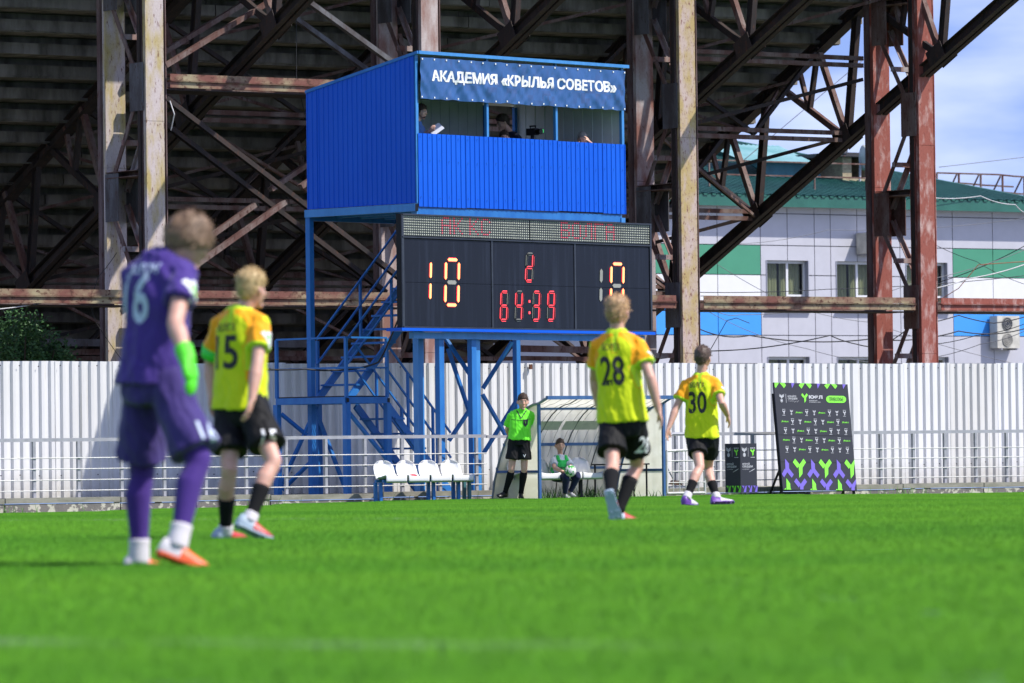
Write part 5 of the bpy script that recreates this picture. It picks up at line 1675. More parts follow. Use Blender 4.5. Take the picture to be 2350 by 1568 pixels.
def hand(mb, wrist, dirn, palm_n, side, s, curl=.5, fat=1.0):
    """side: vector to the thumb; palm_n: out of the palm"""
    d = dirn.normalized()
    side = (side - d * side.dot(d)).normalized()
    pn = d.cross(side).normalized()
    if pn.dot(palm_n) < 0: pn = -pn
    L = .085 * s
    rows = [(0, .026, .018), (.25, .033, .017), (.6, .041, .016), (1.0, .040, .013)]
    mb.loft([ringv(wrist + d * (L * t), side, pn, w * s * fat, h * s * fat, 12) for t, w, h in rows])
    for k, (o, ln, r) in enumerate(((.030, .070, .0092), (.010, .078, .0096), (-.011, .073, .0092), (-.031, .056, .0082))):
        p = wrist + d * (L * .93) + side * (o * s)
        q = d
        ang = curl * (.9 + .12 * k)
        pts = [(p - d * .02 * s, r * 1.05 * s * fat), (p, r * 1.05 * s * fat)]
        for j, fr in enumerate((.45, .32, .23)):
            q = (q * math.cos(ang * (.5 if j == 0 else .75)) + pn * math.sin(ang * (.5 if j == 0 else .75))).normalized()
            p = p + q * (ln * fr * s)
            pts.append((p, r * (1 - .1 * j) * s * fat))
        mb.tube([a for a, _ in pts], [b for _, b in pts], 8)
    p = wrist + d * (.02 * s) + side * (.026 * s)
    q = (d * .75 + side * .6 + pn * .25).normalized(); q2 = (d * .95 + side * .15 + pn * .3).normalized()
    mb.tube([p - q * .01 * s, p + q * .03 * s, p + q * .045 * s + q2 * .02 * s, p + q * .045 * s + q2 * .045 * s], [.014 * s * fat, .012 * s * fat, .0105 * s * fat, .008 * s * fat], 8)
def head_parts(mb, c, fwd, s):
    f = fwd.normalized()
    r = f.cross(UP).normalized(); u = r.cross(f).normalized()
    s *= 1.0
    H = lambda x, y, z: c + r * (x * s) + f * (y * s) + u * (z * s)
    nu, nv = 24, 18
    rings = []
    for j in range(nv + 1):
        ph = -math.pi / 2 + math.pi * j / nv
        cp, spn = max(math.cos(ph), .03), math.sin(ph)
        ring = []
        for k in range(nu):
            t = 2 * math.pi * k / nu
            x, y, z = .076 * cp * math.cos(t), .096 * cp * math.sin(t), .118 * spn
            if z < 0:
                g = -z / .118
                x *= 1 - .30 * g ** 1.4
                if y < 0: y *= 1 - .35 * g
                else: y *= 1 - .06 * g
                y += .012 * g
            if y < 0 and z > 0: y *= 1.06
            ring.append(H(x, y, z))
        rings.append(ring)
    mb.loft(rings)
    mb.tube([H(0, .090, .028), H(0, .104, .004), H(0, .116, -.022), H(0, .100, -.034)], [.008 * s, .010 * s, .0135 * s, .010 * s], 8)
    mb.tube([H(-.042, .076, .030), H(-.02, .091, .034), H(0, .093, .032), H(.02, .091, .034), H(.042, .076, .030)], [.007 * s, .010 * s, .009 * s, .010 * s, .007 * s], 8)
    mb.tube([H(-.022, .088, -.060), H(0, .098, -.057), H(.022, .088, -.060)], [.005 * s, .0075 * s, .005 * s], 8)
    mb.tube([H(-.020, .086, -.068), H(0, .096, -.069), H(.020, .086, -.068)], [.005 * s, .008 * s, .005 * s], 8)
    mb.ell(H(0, .078, -.100), r * .024 * s, f * .020 * s, u * .018 * s, 12, 8)
    for sg in (-1, 1):
        mb.ell(H(.046 * sg, .062, -.022), r * .020 * s, f * .018 * s, u * .022 * s, 12, 8)
        mb.ell(H(.079 * sg, -.006, -.004), r * .012 * s, (f + r * (-.5 * sg)).normalized() * .019 * s, u * .032 * s, 12, 8)
    return H, r, f, u
def hair(H, r, f, u, c, s, m, par, style):
    """style: top thickness, side thickness, front line, side line, back line, strands, strand length, fringe, curl"""
    mb = MB()
    nu, nv = 40, 28
    rings = []
    pts = []
    for j in range(nv + 1):
        ph = -math.pi / 2 + math.pi * j / nv
        cp, spn = max(math.cos(ph), .02), math.sin(ph)
        ring = []
        for k in range(nu):
            t = 2 * math.pi * k / nu
            ux, uy, uz = cp * math.cos(t), cp * math.sin(t), spn
            fr = max(uy, 0) ** 1.5; bk = max(-uy, 0) ** 1.2
            line = style['side'] * (1 - fr - bk) + style['front'] * fr + style['back'] * bk
            z = .118 * uz
            up_ = sstep(.02, .085, z)
            th_ = style['st'] + (style['tt'] - style['st']) * up_
            inside = sstep(line - .008, line + .010, z)
            nz_ = noise.noise(V3((ux * 5, uy * 5, uz * 5)) * style.get('nf', 1) + V3((s * 3, c.x, 0)))
            k_ = (th_ * (1 + .45 * nz_)) * inside - .012 * (1 - inside)
            x, y, zz = (.076 + k_) * ux, (.098 + k_) * uy, (.118 + k_) * uz
            if zz < 0:
                g = -zz / .118
                x *= 1 - .28 * g ** 1.4
                if y < 0: y *= 1 - .30 * g
            if y < 0 and zz > 0: y *= 1.06
            q = H(x, y, zz)
            ring.append(q)
            if inside > .7 and j % 1 == 0: pts.append((q, (r * x + f * y + u * zz).normalized(), uy, z))
        rings.append(ring)
    mb.loft(rings)
    o = mb.build('hair', m, par, smooth=True)
    mb = MB()
    rr_ = random.Random(5)
    for i in range(int(style['n'] * 1.7)):
        q, nn, uy, z = rr_.choice(pts)
        q = q + (r * rr_.gauss(0, .006) + f * rr_.gauss(0, .006) + u * rr_.gauss(0, .006)) * s
        cu = style.get('curl', .5)
        d = (nn * .5 + u * (-.5 + style.get('lift', 0)) + f * (.35 * style.get('sweep', 1)) + V3((rr_.gauss(0, cu), rr_.gauss(0, cu), rr_.gauss(0, cu)))).normalized()
        L_ = style['len'] * rr_.uniform(.5, 1.2) * s
        sd = d.cross(nn)
        if sd.length < .05: continue
        sd = sd.normalized() * (.0026 * s)
        q0 = q - nn * .008 * s
        tipv = q0 + d * L_ - u * (L_ * .25) + nn * .002
        mb.add([q0 - sd, q0 + sd, q0 + d * L_ * .55 + sd * .8 + nn * .004 * s, q0 + d * L_ * .55 - sd * .8 + nn * .004 * s, tipv], [(0, 1, 2, 3), (3, 2, 4)])
    if mb.v: mb.build('hair_locks', m, o, stuff=True)
    return o
def shoe(par, ank, fwd, upv, s, mats, name='shoe'):
    f = fwd.normalized()
    u = (upv - f * upv.dot(f)).normalized(); r = f.cross(u)
    mb = MB()
    prof = [(-.075, .018, .032, .045), (-.062, .033, .036, .085), (-.02, .036, .036, .098), (.03, .036, .038, .082), (.08, .043, .041, .060), (.13, .047, .043, .046), (.165, .040, .038, .036), (.187, .018, .02, .022)]
    rings = []
    b0_ = ank - u * .085 * s
    for y, w, w2, h in prof:
        c = b0_ + f * (y * s)
        hw = w * s
        lift = u * (.012 * s if y > .15 else 0)
        rings.append([c - r * hw * .9 + lift, c + r * hw * .9 + lift, c + r * hw + u * .012 * s + lift, c + r * w2 * s + u * h * .55 * s, c + r * w2 * .62 * s + u * h * .9 * s, c + u * h * s, c - r * w2 * .62 * s + u * h * .9 * s, c - r * w2 * s + u * h * .55 * s, c - r * hw + u * .012 * s + lift])
    mb.loft(rings, mi=lambda k: 0 if k < 3 else 1)
    o = mb.build(name, mats[:2], par, smooth=True)
    mb = MB()
    rings = []
    for y, w, w2, h in prof:
        c = b0_ + f * (y * s * 1.01) - u * .006 * s
        lift = u * (.012 * s if y > .15 else 0)
        hw = (w + .002) * s
        rings.append([c - r * hw + lift, c + r * hw + lift, c + r * hw + u * .013 * s + lift, c - r * hw + u * .013 * s + lift])
    mb.loft(rings)
    for y in (-.05, .09, .14):
        for sg in (-1, 1): mb.box(b0_ + f * y * s + r * (.022 * sg * s) - u * .010 * s, r * .006 * s, f * .006 * s, u * .007 * s)
    mb.build('sole', mats[2], o)
    return o
def decal(me_bvh, o_pt, xd, yd, dirn, vs, fs, step, off=.004):
    """lay flat print on cloth: cast each point along dirn on to the surface"""
    vs, fs = cut2d(vs, fs, step)
    out = []
    for x, y in vs:
        st_ = o_pt + xd * x + yd * y - dirn * .5
        hit = me_bvh.ray_cast(st_, dirn, 1.2)
        out.append((hit[0] - dirn * off) if hit[0] is not None else None)
    fs = [f for f in fs if all(out[i] is not None for i in f)]
    if not fs: return None
    good = [p for p in out if p is not None]
    # drop faces that wrap over to a far surface
    fs2 = []
    for f in fs:
        pp = [out[i] for i in f]
        if max((a - b).length for a in pp for b in pp) < step * 4: fs2.append(f)
    return MB().add([p if p is not None else good[0] for p in out], fs2)
def bvh(me):
    return BVHTree.FromPolygons([v.co.copy() for v in me.vertices], [list(p.vertices) for p in me.polygons])

SKIN = skin_mat('fair skin', (0.62, 0.37, 0.28))
SKIN2 = skin_mat('tanned skin', (0.64, 0.385, 0.285))
EYEW = mat('eye white', (.6, .58, .55), .3, var=.02)
EYEB = mat('iris', (.03, .025, .02), .2, var=.02)
def person(label, Z, shp, hpp, head_px, hfwd, cfwd, pfwd, arms, legs, s, skin, hair_m, hair_s, spec):
    """arms/legs: [ (points...) for side -1 (person's left), +1 (person's right) ]"""
    shc, hpc = P(*shp, Z), P(*hpp, Z + spec.get('hip_dy', 0))
    cf = V3(cfwd).normalized(); pf = V3(pfwd).normalized(); hf = V3(hfwd).normalized()
    latC, latP = cf.cross(UP).normalized(), pf.cross(UP).normalized()      # to the person's right
    hc = P(*head_px, Z + spec.get('head_dy', 0))
    foot = spec.get('foot') or V3((hpc.x, hpc.y, gz(hpc.x, hpc.y)))
    t = thing('person', label, 'person', foot, spec.get('group'))
    body = MB()
    spine = shc - hpc
    SL_ = spine.length
    upv = spine.normalized()
    def at(k): return hpc + spine * k
    def axes(k):
        a = latP.lerp(latC, min(max(k, 0), 1)).normalized()
        a = (a - upv * a.dot(upv)).normalized()
        return a, upv.cross(a)
    def tors(levels, mb):
        rings = []
        for k, w, d, fo in levels:
            a, b = axes(k)
            if b.dot(cf) < 0: b = -b
            rings.append(ringv(at(k) + b * (fo * s), a, b, w * s, d * s, 22))
        mb.loft(rings)
    tors([(-.22, .10, .08, 0), (-.12, .155, .105, -.005), (.0, .150, .100, -.01), (.25, .130, .088, 0), (.5, .126, .086, .004), (.75, .136, .088, .0), (.92, .138, .078, -.005), (1.02, .10, .060, -.01), (1.10, .060, .055, -.008)], body)
    neck0 = at(1.04) - cf * .01 * s
    hs = s * spec.get('head', 1.07)
    H, r_, f_, u_ = head_parts(body, hc, hf, hs)
    body.tube([neck0 - upv * .03 * s, neck0.lerp(H(0, -.018, -.06), .5), H(0, -.014, -.05)], [.062 * s, .054 * s, .054 * s], 14)
    sh = {-1: shc - latC * (.165 * s) - upv * .030 * s, 1: shc + latC * (.165 * s) - upv * .030 * s}
    for sd in (-1, 1):
        limb(body, [(at(1.08) - cf * .012 * s, .034 * s), (shc.lerp(sh[sd], .55) + upv * .010 * s, .036 * s), (sh[sd], .046 * s)])
    hp = {-1: hpc - latP * (.088 * s), 1: hpc + latP * (.088 * s)}
    A, Lg = {}, {}
    for sd in (-1, 1):
        a = arms.get(sd)
        if a:
            el = reach(sh[sd], a[0][0], a[0][1], .295 * s, a[0][2])
            wr = reach(el, a[1][0], a[1][1], .255 * s, a[1][2])
            ht = a[2]
            A[sd] = (el, wr)
            e_d = (el - sh[sd]).normalized()
            inn = -latC * sd
            limb(body, [(sh[sd] + inn * .04 * s, .048 * s), (sh[sd], .046 * s), (sh[sd].lerp(el, .35), .046 * s), (sh[sd].lerp(el, .8), .041 * s), (el, .040 * s), (el.lerp(wr, .25), .044 * s), (el.lerp(wr, .65), .034 * s), (wr, .026 * s)])
            hd_ = P(ht[0], ht[1], (wr.y + (ht[2] if len(ht) > 2 else 0))) - wr
            if not spec.get('gloves'):
                hand(body, wr - hd_.normalized() * .01, hd_, -latC * sd, (cf * .9 + latC * -sd * .3), s * 1.0, spec.get('curl', .45))
            else:
                A[sd] = (el, wr, hd_)
        g = legs.get(sd)
        if g:
            kn = reach(hp[sd], g[0][0], g[0][1], .445 * s, g[0][2])
            an = reach(kn, g[1][0], g[1][1], .415 * s, g[1][2])
            Lg[sd] = (kn, an)
            sh_d = (an - kn).normalized()
            back = -(V3(g[2]).normalized())
            limb(body, [(hp[sd] + UP * .04, .088 * s), (hp[sd].lerp(kn, .25), .083 * s), (hp[sd].lerp(kn, .7), .062 * s), (kn, .054 * s), (kn.lerp(an, .1), .050 * s), (kn.lerp(an, .3) + back * .014 * s, .057 * s), (kn.lerp(an, .6) + back * .006 * s, .044 * s), (kn.lerp(an, .88), .034 * s), (an, .036 * s), (an + sh_d * .03, .036 * s)])
    me = remesh(body, 'body', spec.get('vox', .0085), 3)
    bo = put(me, 'body', skin, t)
    # eyes and brows
    if spec.get('face'):
        for sg in (-1, 1):
            e = MB().ell(H(.031 * sg, .082, .012), r_ * .0135 * s, f_ * .0135 * s, u_ * .0060 * s, 10, 8).build('eye', EYEW, bo, smooth=True)
            MB().ell(H(.031 * sg, .092, .012), r_ * .0065 * s, f_ * .005 * s, u_ * .0065 * s, 8, 6).build('iris', EYEB, e, smooth=True) if False else None
            MB().ell(H(.031 * sg, .0935, .012), r_ * .0062 * s, f_ * .003 * s, u_ * .0052 * s, 8, 6).build('iris', EYEB, bo, smooth=True)
            MB().tube([H(.015 * sg, .101, .033), H(.032 * sg, .099, .038), H(.047 * sg, .086, .032)], [.0022 * s, .003 * s, .002 * s], 6).build('eyebrow', hair_m, bo, smooth=True)
        MB().tube([H(-.024, .091, -.0635), H(0, .1045, -.0630), H(.024, .091, -.0635)], [.0028 * s, .0045 * s, .0028 * s], 6).build('lips', mat('lip', (.36, .13, .11), .5), bo, smooth=True)
    hair(H, r_, f_, u_, hc, hs, hair_m, t, hair_s)
    # ---- shirt
    if spec.get('shirt'):
        S = spec['shirt']
        mb = MB()
        hem = S['hem']         # fraction of spine below hips (negative = lower)
        tors([(hem, .200, .158, -.004), (hem * .5 + .02, .196, .152, -.004), (.2, .182, .138, 0), (.5, .172, .126, .004), (.75, .178, .126, .0), (.90, .172, .114, -.004), (1.0, .140, .092, -.01), (1.08, .088, .080, -.008), (1.17, .073, .072, -.002)], mb)
        ends = {}
        for sd in (-1, 1):
            if sd not in A: continue
            el = A[sd][0]
            f1 = S.get('sleeve', .62)
            e0_ = sh[sd].lerp(el, f1)
            ends[sd] = e0_
            inn = -latC * sd
            limb(mb, [(at(1.12) - cf * .010 * s, .052 * s), (shc.lerp(sh[sd], .5) + upv * .030 * s, .056 * s), (sh[sd], .064 * s), (sh[sd].lerp(el, .3), .069 * s), (e0_, .077 * s)])
        me = remesh(mb, 'shirt', spec.get('cvox', .0105), 4)
        wrinkle(me, S.get('wr', .013) * s, seed=Z)
        wrinkle(me, .008 * s, (19, 19, 10), seed=Z * 2)
        if S.get('zone'):
            at_ = me.attributes.new('zone', 'FLOAT', 'POINT')
            vals = []
            for v in me.vertices:
                p = v.co
                lat = (p - shc).dot(latC); hgt = (p - hpc).dot(upv) / SL_
                z_ = 0
                yoke = 1.19 - .25 * abs(lat / (.17 * s)) ** 2
                z_ = sstep(yoke - .13, yoke - .09, hgt) if abs(lat) < .2 * s else 0
                for sd in ends:
                    ax = (A[sd][0] - sh[sd]).normalized()
                    q = (p - sh[sd])
                    al = q.dot(ax)
                    rad_ = (q - ax * al).length
                    out_ = q.dot(latC * sd)
                    if rad_ < .12 * s and al > .0 and out_ > -.045 * s:
                        z_ = max(z_, sstep(-.045 * s, -.015 * s, out_ + al * .25))
                    if rad_ < .13 * s and al > (ends[sd] - sh[sd]).length - .022 * s and out_ > -.06 * s and hgt > .4: z_ = 2
                if hgt > 1.12 or (abs(lat) < .022 * s and hgt > .86 and (p - at(hgt)).dot(cf) < 0): z_ = 2
                vals.append(z_)
            at_.data.foreach_set('value', vals)
        so = put(me, 'shirt', S['mat'], t)
        tree = bvh(so.data)
        L0 = OFF[t]
        for (txt, face, cx_, cz_, w_, h_, m_, bold) in S.get('print', []):
            dirn = cf if face == 'back' else (-cf if face == 'front' else -latC * face)
            xd = latC if face == 'back' else (-latC if face == 'front' else (cf * face))
            ctr = at(cz_) + latC * (cx_ * s) - L0
            if face in (-1, 1): ctr = sh[face].lerp(A[face][0], cz_) - L0
            if txt == 'Y':
                for k_, sc_, mm_, oo in (('shield', 1.0, M_white, .005), ('y', .66, M_green, .009)):
                    if k_ == 'y': vv = [((x - 460) / 230 * w_ * sc_, -(y - 1145) / 230 * h_ * sc_) for x, y in YS]
                    else: vv = [(-w_ * .5, h_ * .42), (-w_ * .2, h_ * .55), (0, h_ * .4), (w_ * .2, h_ * .55), (w_ * .5, h_ * .42), (w_ * .34, -h_ * .1), (w_ * .08, -h_ * .62), (-w_ * .2, -h_ * .5), (-w_ * .3, -h_ * .05)]
                    d_ = decal(tree, ctr, xd, upv, dirn, vv, [list(range(len(vv)))], .03, oo)
                    if d_: d_.build('badge', mm_, so) if False else link_decal(d_, 'badge', mm_, so)
                continue
            vv, ff = text_mesh(txt, w_, h_, bold)
            vv = [(x - w_ / 2, y - h_ / 2) for x, y in vv]
            d_ = decal(tree, ctr, xd, upv, dirn, vv, ff, .03)
            if d_: link_decal(d_, 'print', m_, so)
        if S.get('extra'): S['extra'](so, tree, at, latC, cf, upv, L0, s, t)
    # ---- shorts
    if spec.get('shorts'):
        S = spec['shorts']
        mb = MB()
        tors([(-.24, .135, .112, 0), (-.14, .164, .120, -.004), (-.04, .162, .118, -.008), (.06, .160, .115, -.004), (.16, .145, .105, 0)], mb)
        for sd in (-1, 1):
            if sd not in Lg: continue
            kn = Lg[sd][0]
            q = hp[sd].lerp(kn, S['len'])
            fl_ = S.get('flare', .104)
            limb(mb, [(hp[sd] + UP * .05 * s, .094 * s), (hp[sd].lerp(kn, S['len'] * .5), .106 * s), (q, fl_ * s)], 18)
        me = remesh(mb, 'shorts', spec.get('cvox', .0105), 5)
        wrinkle(me, .014 * s, (8, 8, 5), seed=Z + 5)
        wrinkle(me, .006 * s, (20, 20, 9), seed=Z)
        so2 = put(me, 'shorts', S['mat'], t)
        tree = bvh(so2.data)
        for (txt, sd, k_, w_, h_, m_, dv) in S.get('print', []):
            dirn = V3(dv).normalized()
            xd = dirn.cross(UP).normalized() 
            vv, ff = text_mesh(txt, w_, h_, .02)
            vv = [(x - w_ / 2, y - h_ / 2) for x, y in vv]
            ctr = hp[sd].lerp(Lg[sd][0], k_) - OFF[t]
            d_ = decal(tree, ctr, xd, UP, dirn, vv, ff, .025, .006)
            if d_: link_decal(d_, 'print', m_, so2)
    # ---- trousers or tights
    for nm, rr_, a0_, a1_ in spec.get('legwear', []):
        for sd in Lg:
            kn, an = Lg[sd]
            back = -(V3(legs[sd][2]).normalized())
            full = [(hp[sd] + UP * .03, .096), (hp[sd].lerp(kn, .3), .09), (hp[sd].lerp(kn, .7), .070), (kn, .061), (kn.lerp(an, .1), .056), (kn.lerp(an, .3) + back * .014 * s, .063), (kn.lerp(an, .6) + back * .006 * s, .050), (kn.lerp(an, .85), .040), (kn.lerp(an, .97), .041)]
            sel = full[a0_:a1_]
            mb = MB(); limb(mb, [(p, (q + (rr_[1] if len(rr_) > 1 else 0)) * s) for p, q in sel], 18)
            me = remesh(mb, nm, .010, 2)
            wrinkle(me, rr_[2] if len(rr_) > 2 else .002, seed=sd)
            put(me, nm, rr_[0], t)
    for nm, m_, k0, k1, ad in spec.get('socks', []):
        for sd in Lg:
            kn, an = Lg[sd]
            back = -(V3(legs[sd][2]).normalized())
            def lr(k):
                pts_ = [(0, .056, 0), (.1, .053, 0), (.3, .060, .014), (.6, .047, .006), (.88, .037, 0), (1.0, .040, 0), (1.1, .040, 0)]
                for (a, ra, oa), (b, rb, ob_) in zip(pts_[:-1], pts_[1:]):
                    if a <= k <= b:
                        f2 = (k - a) / (b - a); return ra + (rb - ra) * f2, oa + (ob_ - oa) * f2
                return .038, 0
            mb = MB()
            pts_ = []
            for i in range(9):
                k = k0 + (k1 - k0) * i / 8
                r2, o2 = lr(k)
                pts_.append((kn + (an - kn) * k + back * o2 * s, (r2 + ad) * s))
            mb.tube([p for p, _ in pts_], [q for _, q in pts_], 18)
            so3 = mb.build(nm, m_, t, smooth=True)
    for sd in Lg:
        kn, an = Lg[sd]
        g = legs[sd]
        upf = V3(g[3]) if len(g) > 3 else (kn - an)
        if spec.get('shoes'): shoe(t, an, V3(g[2]), upf, s * 1.02, spec['shoes'])
    if spec.get('gloves'):
        for sd in A:
            el, wr, hd_ = A[sd]
            mb = MB()
            limb(mb, [(el.lerp(wr, .62), .046 * s), (el.lerp(wr, .8), .043 * s), (wr, .040 * s)])
            hand(mb, wr - hd_.normalized() * .02, hd_, -latC * sd, (cf * .9 - latC * sd * .3), s * 1.12, .35, 1.45)
            put(remesh(mb, 'glove', .008, 2), 'glove', spec['gloves'], t)
    return t, dict(H=H, A=A, Lg=Lg, at=at, latC=latC, cf=cf, sh=sh, hp=hp, r=r_, f=f_, u=u_, hc=hc, body=bo, upv=upv)
def link_decal(mb, name, m_, par):
    o = MB()
    o.v, o.f, o.m = [v + OFF[par] for v in mb.v], mb.f, mb.m
    ob_ = o.build(name, m_, par, stuff=True)
    return ob_

# ---- cloth colours
C_vio = cloth('violet jersey', (0.058, 0.028, 0.215), var=.05)
C_vio2 = cloth('violet shorts', (0.048, 0.028, 0.165), var=.08)
C_blk = cloth('black shorts', (0.005, 0.005, 0.006), .7, sheen=0)
C_vol = zone_mat('lime and orange jersey', (0.60, 0.70, 0.004), (0.90, 0.37, 0.004), (0.56, 0.78, 0.02))
C_ref = cloth('neon green referee shirt', (0.17, 0.88, 0.035), .7, var=.03)
C_sockb = cloth('black sock', (0.007, 0.007, 0.008), .9, sheen=0)
C_sockw = cloth('white sock', (0.66, 0.62, 0.64), .85)
M_num = mat('pale blue number print', (0.50, 0.58, 0.72), .6, var=.03)
H_br = mat('light brown hair', (0.21, 0.13, 0.075), .6, sc=(30, 30, 30), col2=(.13, .075, .042))
H_bl = mat('bleached blond hair', (0.58, 0.42, 0.20), .55, sc=(30, 30, 30), col2=(.36, .24, .10))
H_bl2 = mat('sandy hair', (0.50, 0.31, 0.15), .55, sc=(30, 30, 30), col2=(.30, .17, .08))
H_dk = mat('dark brown hair', (0.085, 0.055, 0.04), .65, sc=(30, 30, 30), col2=(.045, .03, .022), spec=.2)
H_md = mat('brown cropped hair', (0.10, 0.06, 0.04), .55, sc=(30, 30, 30), col2=(.06, .035, .025))
H_gy = mat('grey hair', (0.42, 0.41, 0.39), .55, sc=(30, 30, 30), col2=(.25, .24, .23))
M_or = mat('orange boot', (0.85, 0.13, 0.03), .4, var=.05)
M_wh = mat('white boot', (0.65, 0.62, 0.62), .4, var=.05)
M_redb = mat('red boot', (0.55, 0.045, 0.04), .4, var=.08)
M_ltb = mat('pale blue boot', (0.36, 0.46, 0.55), .4, var=.08)
M_pur = mat('purple boot', (0.16, 0.055, 0.36), .4, var=.1)
M_bboot = mat('black boot', (0.015, 0.015, 0.016), .4, var=.1)
MOP = dict(tt=.030, st=.024, front=.012, side=-.035, back=-.085, n=800, len=.024, nf=1.1, curl=.3, sweep=.6)
CURL = dict(tt=.030, st=.005, front=.050, side=.008, back=-.085, n=1400, len=.02, nf=2.0, curl=.9, lift=.5)
TOP = dict(tt=.024, st=.006, front=.050, side=.005, back=-.085, n=1000, len=.022, nf=1.0, curl=.3, sweep=1)
CROP = dict(tt=.022, st=.009, front=.075, side=.008, back=-.088, n=700, len=.018, nf=1.2, curl=.6)

# goalkeeper
Zg = 26.0
person('goalkeeper in violet kit with number 16 and bright green gloves, head bowed', Zg, (366, 618), (352, 868), (431, 555), (.84, .42, -.42), (.62, .78, -.06), (.80, .60, 0),
       {1: ((402, 742, True), (432, 832, True), (452, 935, -.03)), -1: ((330, 750, False), (345, 850, False), (352, 930, 0))},
       {-1: ((326, 1076, False), (319, 1277, False), (.93, .3, 0)), 1: ((456, 1056, True), (408, 1244, True), (.88, .1, -.36))},
       1.05, SKIN, H_br, MOP,
       dict(head=1.0, vox=.0075, cvox=.009, head_dy=.02, gloves=mat('neon green glove', (0.12, 0.80, 0.03), .6, var=.06, sc=(30, 30, 30)),
            shirt=dict(hem=-.07, mat=C_vio, sleeve=.55, wr=.016, print=[('16', 'back', -.035, .72, .20, .26, M_num, .02), ('АКРОН', 'back', -.01, .99, .19, .055, M_num, .02), ('Y', 1, 0, .36, .095, .115, None, 0)]),
            shorts=dict(len=.90, flare=.124, mat=C_vio2, print=[('16', 1, .66, .11, .11, M_num, (-.75, .65, 0))]),
            legwear=[('tights', (cloth('violet tights', (0.058, 0.022, 0.20)), .002, .002), 2, 8)], socks=[('sock', C_sockw, .80, 1.08, .012)],
            shoes=[M_wh, M_or, M_or]))
# outfield 15
Zf = 33.1
t15, J15 = person('blond player in lime and orange jersey 15 with green armband, looking right', Zf, (552, 735), (553, 932), (577, 667), (.62, .76, .02), (.56, .82, -.02), (.62, .78, 0),
       {1: ((590, 838, True), (577, 922, True), (560, 980, -.02)), -1: ((482, 838, False), (486, 918, True), (497, 962, 0))},
       {-1: ((526, 1080, True), (518, 1213, False), (.75, .6, 0)), 1: ((628, 1060, True), (575, 1188, True), (.82, .25, -.42))},
       .99, SKIN, H_bl, CURL,
       dict(head=1.0, vox=.008, cvox=.010,
            shirt=dict(hem=-.04, mat=C_vol, zone=True, sleeve=.60, print=[('15', 'back', -.03, .62, .20, .215, M_black, .02), ('ВОЛГА', 'back', -.03, .91, .16, .052, M_black, .01), ('Y', 1, 0, .38, .085, .10, None, 0)]),
            shorts=dict(len=.72, flare=.122, mat=C_blk, print=[('15', 1, .58, .10, .11, M_white, (-.35, .94, 0))]),
            socks=[('sock', C_sockb, .46, .96, .004), ('sock_cuff', C_sockw, .93, 1.08, .008)],
            shoes=[M_ltb, M_redb, M_ltb]))
_a, _b2 = J15['sh'][-1], J15['A'][-1][0]
MB().tube([_a.lerp(_b2, .56), _a.lerp(_b2, .80)], [.080, .072], 18).build('armband', mat('green armband', (.06, .75, .08), .6, var=.02), t15, smooth=True)
# outfield 28
Ze = 40.3
person('sandy haired player in lime and orange jersey 28 with one foot lifted behind', Ze, (1417, 785), (1428, 962), (1417, 719), (.40, .90, .0), (.22, .97, -.02), (.30, .95, 0),
       {1: ((1493, 868, True), (1512, 945, True), (1524, 990, .0)), -1: ((1364, 872, False), (1378, 950, True), (1390, 975, 0))},
       {-1: ((1405, 1072, True), (1402, 1141, True), (.26, .25, -.92), (0, 1, .35)), 1: ((1462, 1070, False), (1420, 1172, True), (.85, .5, -.12))},
       1.0, SKIN, H_bl2, TOP,
       dict(vox=.0085, cvox=.0105,
            shirt=dict(hem=-.04, mat=C_vol, zone=True, sleeve=.58, print=[('28', 'back', -.03, .62, .19, .23, M_black, .02), ('ВОЛГА', 'back', -.03, .93, .145, .055, M_black, .01), ('Y', 1, 0, .38, .085, .10, None, 0)]),
            shorts=dict(len=.70, flare=.118, mat=C_blk, print=[('28', 1, .55, .12, .13, M_white, (-.55, .83, 0))]),
            socks=[('sock', C_sockb, .30, 1.05, .004)],
            shoes=[M_ltb, M_redb, M_ltb]))
# outfield 30
Zd = 56.9
person('short haired player in lime and orange jersey 30 with purple boots', Zd, (1609, 876), (1611, 1000), (1613, 823), (.42, .9, .0), (.16, .98, -.02), (.30, .95, 0),
       {1: ((1656, 925, True), (1670, 955, False), (1678, 985, .03)), -1: ((1551, 938, True), (1534, 984, True), (1527, 1012, -.02))},
       {-1: ((1606, 1072, True), (1577, 1139, True), (.55, .8, -.10)), 1: ((1625, 1074, False), (1644, 1141, True), (.95, .3, -.05))},
       .985, SKIN, H_md, CROP,
       dict(vox=.0085, cvox=.011,
            shirt=dict(hem=-.05, mat=C_vol, zone=True, sleeve=.62, print=[('30', 'back', -.03, .61, .20, .24, M_black, .02), ('ВОЛГА', 'back', -.03, .935, .16, .060, M_black, .01), ('Y', 1, 0, .38, .085, .10, None, 0)]),
            shorts=dict(len=.60, flare=.112, mat=C_blk),
            socks=[('sock', C_sockb, .52, .93, .004), ('sock_cuff', C_sockw, .90, 1.08, .008)],
            shoes=[M_pur, M_wh, M_pur]))
